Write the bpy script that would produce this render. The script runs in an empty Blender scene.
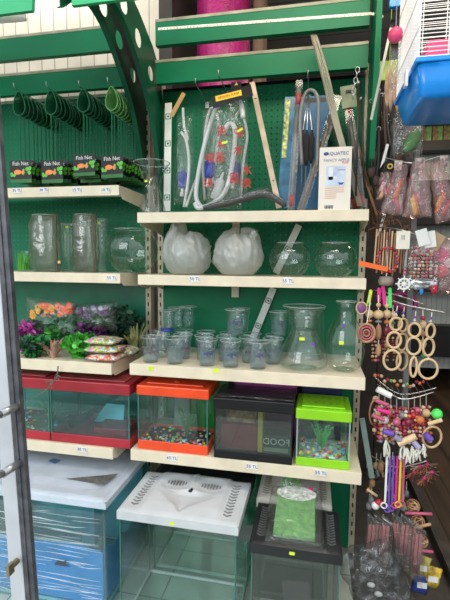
import bpy, bmesh, math, random
from math import sin, cos, pi, radians as RD
from mathutils import Vector, Matrix, noise
random.seed(11)
sc = bpy.context.scene
C = sc.collection

# ---------------------------------------------------------------- camera
CAM = Vector((0.789, -2.1759, 1.5))
cR = Vector((0.97899327, 0.20368378, 0.00922517))
cU = Vector((-0.02768432, 0.08796432, 0.99573885))
cF = Vector((-0.20200436, 0.97507702, -0.09175532))
FPX = 427.85
cd = bpy.data.cameras.new('camera'); cam = bpy.data.objects.new('camera', cd); C.objects.link(cam)
cam.matrix_world = Matrix(((cR.x, cU.x, -cF.x, CAM.x), (cR.y, cU.y, -cF.y, CAM.y), (cR.z, cU.z, -cF.z, CAM.z), (0, 0, 0, 1)))
cd.sensor_fit = 'VERTICAL'; cd.sensor_height = 24.0; cd.lens = FPX / 600 * 24.0
cd.clip_start = 0.05; cd.clip_end = 60
sc.camera = cam

# ---------------------------------------------------------------- world, light, exposure
w = bpy.data.worlds.new('daylight'); sc.world = w; w.use_nodes = True
wn = w.node_tree.nodes; wl = w.node_tree.links; wn.clear()
wo = wn.new('ShaderNodeOutputWorld'); wb = wn.new('ShaderNodeBackground'); wr = wn.new('ShaderNodeValToRGB')
wt = wn.new('ShaderNodeTexCoord'); wsx = wn.new('ShaderNodeSeparateXYZ'); wm = wn.new('ShaderNodeMapRange')
wl.new(wt.outputs['Generated'], wsx.inputs[0]); wl.new(wsx.outputs['Z'], wm.inputs['Value'])
wm.inputs['From Min'].default_value = -1; wm.inputs['From Max'].default_value = 1
wl.new(wm.outputs[0], wr.inputs[0]); wl.new(wr.outputs[0], wb.inputs[0]); wl.new(wb.outputs[0], wo.inputs[0])
cr = wr.color_ramp
cr.elements[0].position = 0.0; cr.elements[0].color = (0.20, 0.20, 0.19, 1)
cr.elements[1].position = 1.0; cr.elements[1].color = (0.75, 0.88, 1.0, 1)
for p_, c_ in ((0.48, (0.28, 0.28, 0.27, 1)), (0.53, (0.75, 0.80, 0.84, 1)), (0.7, (0.9, 0.97, 1.0, 1))):
    e = cr.elements.new(p_); e.color = c_
wb.inputs['Strength'].default_value = 1.55

def area(name, loc, target, size, power, col=(1, 1, 1)):
    l = bpy.data.lights.new(name, 'AREA'); l.shape = 'RECTANGLE'; l.size = size[0]; l.size_y = size[1]
    l.energy = power; l.color = col
    o = bpy.data.objects.new(name, l); C.objects.link(o); o.location = loc
    o.rotation_euler = (Vector(target) - Vector(loc)).to_track_quat('-Z', 'Y').to_euler(); return o
area('daylight_open_front', (-1.2, -4.0, 2.6), (0.2, 0, 1.0), (2.6, 2.2), 85, (0.93, 0.97, 1.0))
area('added_wall_fill', (-.9, .15, 3.2), (-.9, .28, 1.6), (1.4, .06), 6, (1.0, .96, .88))  # unseen light added to brighten the cream wall behind the pegboard
area('shop_ceiling_lamp', (2.2, 1.6, 3.15), (2.0, 1.2, 0), (1.2, 0.3), 30, (1.0, 0.84, 0.64))
area('shop_lamp_front', (0.95, -1.15, 3.1), (0.9, -0.3, 1.6), (1.4, 0.5), 24, (1.0, 0.86, 0.66))

sc.view_settings.view_transform = 'Standard'; sc.view_settings.look = 'None'
sc.view_settings.gamma = 1; sc.view_settings.use_curve_mapping = False
sc.view_settings.exposure = 0.0
sc.cycles.transparent_max_bounces = 40
sc.cycles.max_bounces = 10
sc.cycles.caustics_reflective = False; sc.cycles.caustics_refractive = False

# ---------------------------------------------------------------- place finder: a point of the place seen at (u, v), on one known plane
def at(u, v, X=None, Y=None, Z=None):
    d = cF + cR * ((u - 225) / FPX) - cU * ((v - 300) / FPX)
    t = (X - CAM.x) / d.x if X is not None else (Y - CAM.y) / d.y if Y is not None else (Z - CAM.z) / d.z
    return CAM + d * t

# ---------------------------------------------------------------- materials
_M = {}
def _new(name):
    m = bpy.data.materials.new(name); m.use_nodes = True; n = m.node_tree.nodes; n.clear()
    out = n.new('ShaderNodeOutputMaterial'); return m, n, m.node_tree.links, out
def mat(name, col, rough=0.5, metal=0.0, bump=0.0, bscale=60, var=0.06, vscale=12, emit=0, spec=0.5, sheen=0):
    if name in _M: return _M[name]
    m, n, l, out = _new(name)
    b = n.new('ShaderNodeBsdfPrincipled'); l.new(b.outputs[0], out.inputs[0])
    b.inputs['Roughness'].default_value = rough; b.inputs['Metallic'].default_value = metal
    b.inputs['Specular IOR Level'].default_value = spec
    tc = n.new('ShaderNodeTexCoord'); nz = n.new('ShaderNodeTexNoise'); nz.inputs['Scale'].default_value = vscale
    nz.inputs['Detail'].default_value = 4; l.new(tc.outputs['Object'], nz.inputs['Vector'])
    rp = n.new('ShaderNodeValToRGB'); l.new(nz.outputs[0], rp.inputs[0])
    a = [max(0, c * (1 - 2.2 * var)) for c in col]; z = [min(1, c * (1 + 2.2 * var)) for c in col]
    rp.color_ramp.elements[0].position = .3; rp.color_ramp.elements[0].color = (*a, 1)
    rp.color_ramp.elements[1].position = .7; rp.color_ramp.elements[1].color = (*z, 1)
    l.new(rp.outputs[0], b.inputs['Base Color'])
    if bump:
        nb = n.new('ShaderNodeTexNoise'); nb.inputs['Scale'].default_value = bscale; nb.inputs['Detail'].default_value = 3
        l.new(tc.outputs['Object'], nb.inputs['Vector'])
        bp = n.new('ShaderNodeBump'); bp.inputs['Strength'].default_value = bump; bp.inputs['Distance'].default_value = 0.004
        l.new(nb.outputs[0], bp.inputs['Height']); l.new(bp.outputs[0], b.inputs['Normal'])
    if emit:
        b.inputs['Emission Color'].default_value = (*col, 1); b.inputs['Emission Strength'].default_value = emit
    _M[name] = m; return m
def clear(name, tint=(.95, .97, .96), ior=1.45, rough=0.03, body=0.0, bodycol=(.9, .9, .9), bump=0.0, bscale=30, gain=1.0, edge=.5):
    """thin clear sheet: see-through, mirrors by Fresnel, with an optional milky body"""
    if name in _M: return _M[name]
    m, n, l, out = _new(name)
    tr = n.new('ShaderNodeBsdfTransparent'); tr.inputs[0].default_value = (*tint, 1)
    gl = n.new('ShaderNodeBsdfGlossy'); gl.inputs['Roughness'].default_value = rough
    gl.inputs[0].default_value = (1, 1, 1, 1)
    fr = n.new('ShaderNodeLayerWeight'); fr.inputs[0].default_value = .5
    f0 = ((ior - 1) / (ior + 1)) ** 2 * gain
    pw = n.new('ShaderNodeMath'); pw.operation = 'POWER'; pw.inputs[1].default_value = 5.0; l.new(fr.outputs['Facing'], pw.inputs[0])
    mu = n.new('ShaderNodeMath'); mu.operation = 'MULTIPLY_ADD'; mu.inputs[1].default_value = edge - f0; mu.inputs[2].default_value = f0; mu.use_clamp = True
    l.new(pw.outputs[0], mu.inputs[0])
    base = tr
    if body:
        df = n.new('ShaderNodeBsdfDiffuse'); df.inputs[0].default_value = (*bodycol, 1)
        tl = n.new('ShaderNodeBsdfTranslucent'); tl.inputs[0].default_value = (*bodycol, 1)
        m0 = n.new('ShaderNodeMixShader'); m0.inputs[0].default_value = .4
        l.new(df.outputs[0], m0.inputs[1]); l.new(tl.outputs[0], m0.inputs[2])
        m1 = n.new('ShaderNodeMixShader'); m1.inputs[0].default_value = body
        l.new(tr.outputs[0], m1.inputs[1]); l.new(m0.outputs[0], m1.inputs[2]); base = m1
    mx = n.new('ShaderNodeMixShader'); l.new(mu.outputs[0], mx.inputs[0]); l.new(base.outputs[0], mx.inputs[1]); l.new(gl.outputs[0], mx.inputs[2])
    if bump:
        tc = n.new('ShaderNodeTexCoord'); nb = n.new('ShaderNodeTexNoise'); nb.inputs['Scale'].default_value = bscale
        nb.inputs['Detail'].default_value = 2; nb.inputs['Distortion'].default_value = 1.2
        l.new(tc.outputs['Object'], nb.inputs['Vector'])
        bp = n.new('ShaderNodeBump'); bp.inputs['Strength'].default_value = bump; bp.inputs['Distance'].default_value = 0.01
        l.new(nb.outputs[0], bp.inputs['Height'])
        for s in (gl, fr): l.new(bp.outputs[0], s.inputs['Normal'])
    l.new(mx.outputs[0], out.inputs[0]); _M[name] = m; return m
def math_node(n, l, op, a, b=None):
    k = n.new('ShaderNodeMath'); k.operation = op
    for i, x in enumerate((a, b)):
        if x is None: continue
        if isinstance(x, (int, float)): k.inputs[i].default_value = x
        else: l.new(x, k.inputs[i])
    return k.outputs[0]
def pegmat(name, col, pitch=0.0275, r=0.0032):
    m, n, l, out = _new(name)
    b = n.new('ShaderNodeBsdfPrincipled'); b.inputs['Base Color'].default_value = (*col, 1); b.inputs['Roughness'].default_value = .5; b.inputs['Specular IOR Level'].default_value = .25
    tc = n.new('ShaderNodeTexCoord'); sx = n.new('ShaderNodeSeparateXYZ'); l.new(tc.outputs['Object'], sx.inputs[0])
    def cell(o):
        f = math_node(n, l, 'FRACT', math_node(n, l, 'DIVIDE', math_node(n, l, 'ADD', o, 50.0), pitch))
        f = math_node(n, l, 'SUBTRACT', f, .5); return math_node(n, l, 'MULTIPLY', f, f)
    d = math_node(n, l, 'ADD', cell(sx.outputs['X']), cell(sx.outputs['Z']))
    hole = math_node(n, l, 'LESS_THAN', d, (r / pitch) ** 2)
    tr = n.new('ShaderNodeBsdfTransparent'); mx = n.new('ShaderNodeMixShader')
    l.new(hole, mx.inputs[0]); l.new(b.outputs[0], mx.inputs[1]); l.new(tr.outputs[0], mx.inputs[2]); l.new(mx.outputs[0], out.inputs[0])
    return m
def stripemat(name, col, line, axis='X', pitch=0.09, wdt=0.05, rough=.5, bump=.6, axis2=None, pitch2=.3):
    m, n, l, out = _new(name)
    b = n.new('ShaderNodeBsdfPrincipled'); b.inputs['Roughness'].default_value = rough
    tc = n.new('ShaderNodeTexCoord'); sx = n.new('ShaderNodeSeparateXYZ'); l.new(tc.outputs['Object'], sx.inputs[0])
    f = math_node(n, l, 'LESS_THAN', math_node(n, l, 'FRACT', math_node(n, l, 'DIVIDE', math_node(n, l, 'ADD', sx.outputs[axis], 50.0), pitch)), wdt)
    if axis2:
        g = math_node(n, l, 'LESS_THAN', math_node(n, l, 'FRACT', math_node(n, l, 'DIVIDE', math_node(n, l, 'ADD', sx.outputs[axis2], 50.0), pitch2)), wdt * pitch / pitch2)
        f = math_node(n, l, 'MAXIMUM', f, g)
    nz = n.new('ShaderNodeTexNoise'); nz.inputs['Scale'].default_value = 6; l.new(tc.outputs['Object'], nz.inputs['Vector'])
    rp = n.new('ShaderNodeValToRGB'); l.new(nz.outputs[0], rp.inputs[0])
    rp.color_ramp.elements[0].position = .3; rp.color_ramp.elements[0].color = (*[c * .85 for c in col], 1)
    rp.color_ramp.elements[1].position = .7; rp.color_ramp.elements[1].color = (*[min(1, c * 1.1) for c in col], 1)
    mc = n.new('ShaderNodeMixRGB'); l.new(f, mc.inputs[0]); l.new(rp.outputs[0], mc.inputs[1]); mc.inputs[2].default_value = (*line, 1)
    l.new(mc.outputs[0], b.inputs['Base Color'])
    bp = n.new('ShaderNodeBump'); bp.inputs['Strength'].default_value = bump; bp.inputs['Distance'].default_value = .003; bp.invert = True
    l.new(f, bp.inputs['Height']); l.new(bp.outputs[0], b.inputs['Normal']); l.new(b.outputs[0], out.inputs[0]); return m
def woodmat(name, a, b_, scale=14, rough=.5, axis='Y', plank=0):
    m, n, l, out = _new(name)
    b = n.new('ShaderNodeBsdfPrincipled'); b.inputs['Roughness'].default_value = rough
    tc = n.new('ShaderNodeTexCoord'); mp = n.new('ShaderNodeMapping'); l.new(tc.outputs['Object'], mp.inputs[0])
    s = {'X': (.12, 1, 1), 'Y': (1, .08, 1), 'Z': (1, 1, .1)}[axis]; mp.inputs['Scale'].default_value = s
    nz = n.new('ShaderNodeTexNoise'); nz.inputs['Scale'].default_value = scale; nz.inputs['Detail'].default_value = 6; l.new(mp.outputs[0], nz.inputs['Vector'])
    rp = n.new('ShaderNodeValToRGB'); l.new(nz.outputs[0], rp.inputs[0])
    rp.color_ramp.elements[0].position = .35; rp.color_ramp.elements[0].color = (*a, 1)
    rp.color_ramp.elements[1].position = .68; rp.color_ramp.elements[1].color = (*b_, 1)
    col = rp.outputs[0]
    if plank:
        sx = n.new('ShaderNodeSeparateXYZ'); l.new(tc.outputs['Object'], sx.inputs[0])
        f = math_node(n, l, 'LESS_THAN', math_node(n, l, 'FRACT', math_node(n, l, 'DIVIDE', math_node(n, l, 'ADD', sx.outputs['X'], 50.0), plank)), .05)
        mc = n.new('ShaderNodeMixRGB'); l.new(f, mc.inputs[0]); l.new(col, mc.inputs[1]); mc.inputs[2].default_value = (*[c * .25 for c in a], 1); col = mc.outputs[0]
    l.new(col, b.inputs['Base Color']); l.new(b.outputs[0], out.inputs[0]); return m
def cellmat(name, cols, scale=160, rough=.45):
    m, n, l, out = _new(name)
    b = n.new('ShaderNodeBsdfPrincipled'); b.inputs['Roughness'].default_value = rough
    tc = n.new('ShaderNodeTexCoord'); v = n.new('ShaderNodeTexVoronoi'); v.inputs['Scale'].default_value = scale; l.new(tc.outputs['Object'], v.inputs['Vector'])
    sp = n.new('ShaderNodeSeparateColor'); l.new(v.outputs['Color'], sp.inputs[0])
    rp = n.new('ShaderNodeValToRGB'); rp.color_ramp.interpolation = 'CONSTANT'; l.new(sp.outputs[0], rp.inputs[0])
    for i, c in enumerate(cols):
        e = rp.color_ramp.elements[i] if i < 2 else rp.color_ramp.elements.new(i / len(cols))
        e.position = i / len(cols); e.color = (*c, 1)
    l.new(rp.outputs[0], b.inputs['Base Color'])
    bp = n.new('ShaderNodeBump'); bp.inputs['Strength'].default_value = .8; bp.inputs['Distance'].default_value = .004; bp.invert = True
    l.new(v.outputs['Distance'], bp.inputs['Height']); l.new(bp.outputs[0], b.inputs['Normal']); l.new(b.outputs[0], out.inputs[0]); return m

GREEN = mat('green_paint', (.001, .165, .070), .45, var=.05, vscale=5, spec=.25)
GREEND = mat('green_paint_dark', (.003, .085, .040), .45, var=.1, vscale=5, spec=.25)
GREENL = mat('green_header_sunlit', (.03, .36, .15), .3, var=.12, vscale=3)  # sunlight on the header is painted in as a lighter green
PEG = pegmat('green_pegboard', (.001, .155, .066)); PEGL = pegmat('green_pegboard_pale', (.003, .16, .075))
BEIGE = mat('beige_shelf_enamel', (.74, .64, .48), .42, var=.05, vscale=9)
BEIGED = mat('beige_upright_enamel', (.58, .50, .37), .45, var=.08, vscale=20)
TOPLIP = mat('grey_beige_edge', (.34, .33, .24), .8, var=.15)
SLOT = mat('slot_black', (.02, .02, .02), .7)
WHITE = mat('white_plastic', (.80, .80, .78), .35, var=.03)
LIDW = mat('grey_white_lid_plastic', (.60, .61, .63), .35, var=.03)
LIDL = mat('pale_lid_plastic', (.58, .63, .72), .35, var=.05)
LIDB = mat('black_lid_plastic', (.012, .013, .015), .4, var=.1)
LIDC = mat('cream_lid_plastic', (.6, .57, .5), .4)
RED = mat('dark_red_plastic', (.36, .018, .03), .35, var=.12, vscale=5)
ORANGE = mat('orange_red_plastic', (.80, .07, .015), .3, var=.06)
LIME = mat('lime_plastic', (.26, .62, .01), .3, var=.05)
PURPLE = mat('purple_plastic', (.55, .06, .42), .4)
NAVY = mat('navy_plastic', (.008, .012, .06), .4)
BLACK = mat('black_plastic', (.008, .008, .009), .4, spec=.3)
BLUE = mat('bright_blue_plastic', (.008, .24, .72), .22, var=.04)
BLUEB = mat('royal_blue_rubber', (.02, .04, .36), .35)
PINK = mat('pink_plastic', (.85, .08, .22), .35); HOT = mat('magenta_plastic', (.72, .03, .25), .35)
YEL = mat('yellow_plastic', (.85, .55, .02), .4); STICK = mat('fluorescent_sticker', (.65, .85, .03), .5)
LGREEN = mat('leaf_green_plastic', (.10, .50, .03), .4); NEON = mat('neon_green_plastic', (.08, .75, .12), .3)
ORG = mat('orange_plastic', (.85, .22, .04), .4); PURP = mat('violet_plastic', (.16, .08, .42), .4)
REDP = mat('red_bead', (.55, .02, .05), .3); WOODL = woodmat('pale_wood', (.55, .36, .18), (.74, .53, .31), 30, .5, 'Z')
WOODT = woodmat('tan_wood', (.30, .14, .07), (.52, .29, .15), 30, .5, 'Z'); CARD = mat('white_card', (.78, .77, .73), .6, var=.02)
CRAFT = mat('cardboard', (.42, .28, .15), .8); STEEL = mat('wire_steel', (.55, .55, .55), .28, metal=1)
GREY = mat('grey_painted_metal', (.30, .31, .31), .45); ROPE = mat('white_cotton_cord', (.78, .75, .66), .9, bump=.5, bscale=300)
INK = mat('dark_ink', (.03, .03, .06), .6); INKB = mat('blue_ink', (.04, .07, .30), .6); INKR = mat('red_ink', (.65, .02, .02), .6)
INKG = mat('dark_green_ink', (.02, .14, .08), .6)
GLASS = clear('clear_glass', (.955, .975, .965), 1.48, .015, gain=1.1)
BOWLG = clear('blown_glass', (.95, .97, .96), 1.50, .012, gain=1.0, edge=.75)
TANKT = clear('tank_glass_painted_teal', (.80, .95, .96), 1.45, .01, body=.025, bodycol=(.25, .65, .68), gain=1.2)  # teal tint paints the street reflection into the red aquariums' glass
TANKG = clear('green_edged_tank_glass', (.90, .96, .94), 1.45, .01, gain=1.3)
EDGE = mat('green_glass_edge', (.05, .16, .13), .2)
CUPP = clear('clear_cup_plastic', (.94, .96, .97), 1.48, .05, body=.012, bodycol=(.8, .87, .9), gain=1.1, edge=.7)
WATER = clear('cup_water', (.80, .86, .88), 1.33, .02, body=.14, bodycol=(.70, .76, .80))
RIM = clear('bright_glass_rim', (.9, .95, .93), 1.5, .05, body=.35, bodycol=(.85, .92, .9), gain=2)
FILM = clear('crinkled_clear_film', (.94, .94, .93), 1.5, .10, body=.025, bump=1.0, bscale=28, gain=1.1, edge=.4)
FILMD = clear('dusty_brown_film', (.84, .80, .76), 1.5, .15, body=.09, bodycol=(.55, .47, .40), bump=.9, bscale=14, gain=1.7)
FILMW = clear('milky_white_film', (.9, .9, .88), 1.45, .3, body=.42, bodycol=(.97, .96, .93), bump=.6, bscale=30, gain=2.0, edge=.6)
SLEEVE = clear('smooth_clear_sleeve', (.95, .95, .94), 1.5, .08, body=.03, gain=1.2)
FILMP = clear('pinkish_film', (.93, .82, .82), 1.5, .12, body=.20, bodycol=(.92, .68, .66), bump=1.0, bscale=40, gain=1.7)
TUBEC = clear('clear_hose', (.82, .84, .84), 1.5, .15, body=.85, bodycol=(.92, .93, .92), gain=1.2)
WRAPB = clear('stretch_film', (.85, .93, .97), 1.45, .12, body=.09, bodycol=(.8, .92, 1), bump=.6, bscale=8)
NET = clear('green_net_fabric', (.10, .30, .18), 1.3, .5, body=.6, bodycol=(.015, .13, .06), gain=.3)
NETL = clear('pale_green_net_fabric', (.3, .6, .3), 1.3, .5, body=.6, bodycol=(.14, .36, .12), gain=.3)
WIREG = mat('green_coated_wire', (.008, .15, .065), .45)
FISHT = mat('multicolour_print', (.5, .1, .05), .5)
GRAV = cellmat('rainbow_gravel', [(.75, .75, .7), (.65, .05, .05), (.12, .55, .08), (.8, .55, .04), (.78, .2, .4), (.2, .5, .75), (.7, .75, .2), (.8, .8, .75)], 95)
GRAVR = cellmat('red_white_gravel', [(.8, .75, .7), (.7, .08, .06), (.8, .35, .1), (.8, .8, .8), (.75, .15, .2)], 95)
BOT = mat('grey_tile_reflection_floor', (.34, .38, .34), .3)

# ---------------------------------------------------------------- mesh builder
def zframe(d):
    z = d.normalized(); x = V(0, 1, 0).cross(z)
    if x.length < .05: x = V(1, 0, 0)
    x = (x - z * x.dot(z)).normalized(); y = z.cross(x)
    return Matrix(((x.x, y.x, z.x, 0), (x.y, y.y, z.y, 0), (x.z, y.z, z.z, 0), (0, 0, 0, 1)))
def V(*a): return Vector(a)
class MB:
    def __init__(s): s.bm = bmesh.new(); s.mi = 0
    def _tag(s, n0):
        s.bm.faces.ensure_lookup_table()
        for f in s.bm.faces[n0:]: f.material_index = s.mi
    def face(s, pts, mi=None):
        n0 = len(s.bm.faces); s.bm.faces.new([s.bm.verts.new(p) for p in pts]); s._tag(n0); return s
    def box(s, x0, x1, y0, y1, z0, z1, M=None):
        n0 = len(s.bm.faces)
        v = [Vector((x, y, z)) for x in (x0, x1) for y in (y0, y1) for z in (z0, z1)]
        if M is not None: v = [M @ p for p in v]
        v = [s.bm.verts.new(p) for p in v]
        for f in ((0, 1, 3, 2), (4, 6, 7, 5), (0, 4, 5, 1), (2, 3, 7, 6), (0, 2, 6, 4), (1, 5, 7, 3)): s.bm.faces.new([v[i] for i in f])
        s._tag(n0); return s
    def bar(s, a, b, w, t):
        a = Vector(a); b = Vector(b); d = b - a
        M = Matrix.Translation(a) @ zframe(d)
        return s.box(-w / 2, w / 2, -t / 2, t / 2, 0, d.length, M)
    def prism(s, pts, axis, a0, a1):
        n0 = len(s.bm.faces)
        def P(p, a): return {'X': (a, p[0], p[1]), 'Y': (p[0], a, p[1]), 'Z': (p[0], p[1], a)}[axis]
        A = [s.bm.verts.new(P(p, a0)) for p in pts]; B = [s.bm.verts.new(P(p, a1)) for p in pts]; n = len(pts)
        s.bm.faces.new(A[::-1]); s.bm.faces.new(B)
        for i in range(n): s.bm.faces.new((A[i], A[(i + 1) % n], B[(i + 1) % n], B[i]))
        s._tag(n0); return s
    def tube(s, pts, r, seg=8, closed=False):
        n0 = len(s.bm.faces); P = [Vector(p) for p in pts]; n = len(P); rings = []; up = None
        for i, p in enumerate(P):
            a = P[(i - 1) % n] if (closed or i) else p; b = P[(i + 1) % n] if (closed or i < n - 1) else p
            t = (b - a)
            if t.length < 1e-9: t = Vector((0, 0, 1))
            t.normalize()
            if up is None: up = t.orthogonal()
            up = (up - t * up.dot(t))
            if up.length < 1e-6: up = t.orthogonal()
            up.normalize(); q = t.cross(up); rr = r[i] if isinstance(r, (list, tuple)) else r
            rings.append([s.bm.verts.new(p + (up * cos(2 * pi * k / seg) + q * sin(2 * pi * k / seg)) * rr) for k in range(seg)])
        for i in range(n if closed else n - 1):
            A = rings[i]; B = rings[(i + 1) % n]
            for k in range(seg): s.bm.faces.new((A[k], A[(k + 1) % seg], B[(k + 1) % seg], B[k]))
        if not closed: s.bm.faces.new(rings[0][::-1]); s.bm.faces.new(rings[-1])
        s._tag(n0); return s
    def lathe(s, prof, c=(0, 0, 0), seg=28, M=None, cap0=False, cap1=False, sx=1, sy=1):
        n0 = len(s.bm.faces); c = Vector(c); rings = []
        for r, z in prof:
            v = [Vector((r * sx * cos(2 * pi * k / seg), r * sy * sin(2 * pi * k / seg), z)) for k in range(seg)]
            if M is not None: v = [M @ q for q in v]
            rings.append([s.bm.verts.new(c + q) for q in v])
        for A, B in zip(rings, rings[1:]):
            for k in range(seg): s.bm.faces.new((A[k], A[(k + 1) % seg], B[(k + 1) % seg], B[k]))
        if cap0: s.bm.faces.new(rings[0][::-1])
        if cap1: s.bm.faces.new(rings[-1])
        s._tag(n0); return s
    def ball(s, c, r, sub=2, sc=(1, 1, 1), M=None):
        n0 = len(s.bm.faces); K = Matrix.Translation(Vector(c))
        if M is not None: K = K @ M
        bmesh.ops.create_icosphere(s.bm, subdivisions=sub, radius=r, matrix=K @ Matrix.Diagonal((*sc, 1))); s._tag(n0); return s
    def ring(s, c, R_, r, M=None, seg=20, rs=8, sx=1, sz=1):
        pts = []
        for k in range(seg):
            q = Vector((R_ * sx * cos(2 * pi * k / seg), 0, R_ * sz * sin(2 * pi * k / seg)))
            if M is not None: q = M @ q
            pts.append(Vector(c) + q)
        return s.tube(pts, r, rs, True)
    def build(s, name, mats, parent=None, smooth=False, bevel=0, solid=0, offs=None):
        if not isinstance(mats, (list, tuple)): mats = [mats]
        o_ = parent_origin(parent) if offs is None else Vector(offs)
        if o_.length: bmesh.ops.translate(s.bm, verts=s.bm.verts[:], vec=-o_)
        bmesh.ops.recalc_face_normals(s.bm, faces=s.bm.faces[:])
        me = bpy.data.meshes.new(name); s.bm.to_mesh(me); s.bm.free()
        for m in mats: me.materials.append(m)
        if smooth:
            for p in me.polygons: p.use_smooth = True
        o = bpy.data.objects.new(name, me); C.objects.link(o)
        if parent is not None: o.parent = parent
        elif offs is not None: o.location = offs
        if bevel:
            b = o.modifiers.new('bevel', 'BEVEL'); b.width = bevel; b.segments = 2; b.limit_method = 'ANGLE'
        if solid:
            b = o.modifiers.new('solid', 'SOLIDIFY'); b.thickness = solid; b.offset = 0
        return o
def parent_origin(p):
    v = Vector((0, 0, 0))
    while p is not None: v += p.location; p = p.parent
    return v
def thing(name, label, cat, loc=(0, 0, 0), group=None):
    o = bpy.data.objects.new(name, None); C.objects.link(o); o.location = loc; o.empty_display_size = .05
    return tag(o, label, cat, group)
def tag(o, label, cat, group=None, kind=None):
    o['label'] = label; o['category'] = cat
    if group: o['group'] = group
    if kind: o['kind'] = kind
    return o
def struct(o): o['kind'] = 'structure'; return o
def kids(o): return [c for c in C.objects if c.parent == o]
_KC = {}
def copy_tree(o, parent=None):
    c = o.copy(); C.objects.link(c)
    if parent is not None: c.parent = parent
    for ch in _KC.setdefault(o.name, kids(o)): copy_tree(ch, c)
    return c
def dup(o, loc, label=None, rot=None, scale=None, group=None):
    c = copy_tree(o); c.location = loc
    if rot is not None: c.rotation_euler = rot
    if scale is not None: c.scale = scale if isinstance(scale, (tuple, list)) else (scale,) * 3
    if label: c['label'] = label
    if group: c['group'] = group
    return c
def text(name, s, size, m, loc, parent, rot=(pi / 2, 0, 0), ext=0.0004, align='CENTER'):
    cu = bpy.data.curves.new(name, 'FONT'); cu.body = s; cu.size = size; cu.extrude = ext; cu.align_x = align; cu.align_y = 'CENTER'; cu.resolution_u = 2
    t = bpy.data.objects.new('tmp', cu); C.objects.link(t); bpy.context.view_layer.update()
    me = bpy.data.meshes.new_from_object(t.evaluated_get(bpy.context.evaluated_depsgraph_get())); me.name = name
    bpy.data.objects.remove(t); bpy.data.curves.remove(cu)
    me.materials.clear(); me.materials.append(m)
    o = bpy.data.objects.new(name, me); C.objects.link(o)
    o.location = Vector(loc) - parent_origin(parent); o.rotation_euler = rot
    if parent is not None: o.parent = parent
    return o
def fixsolid(me): return me
def Rm(a, ax): return Matrix.Rotation(a, 4, ax)
def V(*a): return Vector(a)
def smoothpath(pts, n=6, closed=False):
    P = [Vector(p) for p in pts]; out = []; N = len(P)
    for i in range(N if closed else N - 1):
        p0 = P[(i - 1) % N] if (closed or i) else P[i]; p1 = P[i]; p2 = P[(i + 1) % N]; p3 = P[(i + 2) % N] if (closed or i + 2 < N) else p2
        for k in range(n):
            t = k / n; out.append(.5 * ((2 * p1) + (p2 - p0) * t + (2 * p0 - 5 * p1 + 4 * p2 - p3) * t * t + (3 * p1 - p0 - 3 * p2 + p3) * t ** 3))
    if not closed: out.append(P[-1])
    return out
def pillow(mb, c, w, h, d, nx=14, ny=18, crink=.006, M=None, seed=0, taper=0.0, pinch=.0):
    """a closed bag: front and back skins joined at a crinkled seam, c = centre, thin along Y"""
    n0 = len(mb.bm.faces); c = Vector(c); L = [[], []]
    for sgn in (0, 1):
        for j in range(ny + 1):
            row = []
            for i in range(nx + 1):
                u = i / nx * 2 - 1; v = j / ny * 2 - 1
                b = max(0, 1 - abs(u) ** 2.6) ** .5 * max(0, 1 - abs(v) ** 3.0) ** .5
                ww = w / 2 * (1 - taper * (v + 1) / 2) * (1 - pinch * max(0, v) ** 3)
                p = Vector((u * ww, (-1 if sgn == 0 else 1) * d / 2 * b, v * h / 2))
                q = Vector((u * 3 + seed, v * 4 + seed * 2, sgn * 5.0 if b > .01 else 0))
                nn = noise.noise_vector(q) ; n2 = noise.noise_vector(q * 2.7)
                p += Vector((nn.x * .8, nn.y + n2.y * .7, nn.z * .8)) * crink
                edge = abs(abs(u) - 1) < 1e-6 or abs(abs(v) - 1) < 1e-6
                if sgn == 1 and edge: row.append(L[0][j][i]); continue
                if M is not None: p = M @ p
                row.append(mb.bm.verts.new(c + p))
            L[sgn].append(row)
    for sgn in (0, 1):
        R_ = L[sgn]
        for j in range(ny):
            for i in range(nx):
                f = (R_[j][i], R_[j][i + 1], R_[j + 1][i + 1], R_[j + 1][i])
                try: mb.bm.faces.new(f if sgn == 0 else f[::-1])
                except ValueError: pass
    mb._tag(n0); return mb
def heightgrid(mb, x0, x1, y0, y1, f, nx, ny):
    n0 = len(mb.bm.faces)
    G = [[mb.bm.verts.new((x0 + (x1 - x0) * i / nx, y0 + (y1 - y0) * j / ny, f(i / nx, j / ny))) for i in range(nx + 1)] for j in range(ny + 1)]
    for j in range(ny):
        for i in range(nx): mb.bm.faces.new((G[j][i], G[j][i + 1], G[j + 1][i + 1], G[j + 1][i]))
    mb._tag(n0); return mb

# ================================================================ THE SETTING
TILE = stripemat('grey_floor_tiles', (.48, .52, .46), (.20, .22, .20), 'X', .33, .018, .25, .4, 'Y', .33)
DARKF = mat('dark_floor', (.05, .042, .035), .5, var=.2)
WOODF = woodmat('dark_brown_planks', (.045, .026, .016), (.11, .065, .038), 9, .45, 'Y', .14)
CLAD = stripemat('cream_cladding', (.66, .60, .50), (.30, .26, .22), 'X', .088, .07, .6, .8)
RIB = stripemat('grey_ribbed_ceiling', (.40, .41, .41), (.2, .2, .2), 'Y', .25, .08, .5, .6)
WALLG = mat('grey_green_wall', (.30, .33, .30), .8, var=.06)
struct(MB().box(-3.0, 1.0, -2.6, 6, -.05, 0).build('floor', TILE))
struct(MB().box(1.0, 1.45, -2.6, 6, -.05, 0).build('floor_dark', DARKF))
struct(MB().box(1.5, 5.0, -2.6, 6, -.05, .05).build('floor_planks', WOODF))
struct(MB().box(1.45, 1.5, -2.6, 6, -.05, .06).build('trim_1', DARKF))
struct(MB().box(-3.0, -.13, .30, .38, 0, 3.4).build('wall_left_back', CLAD))
struct(MB().box(-3.1, 5.1, 6, 6.1, 0, 3.4).build('wall_back', WALLG))
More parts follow.
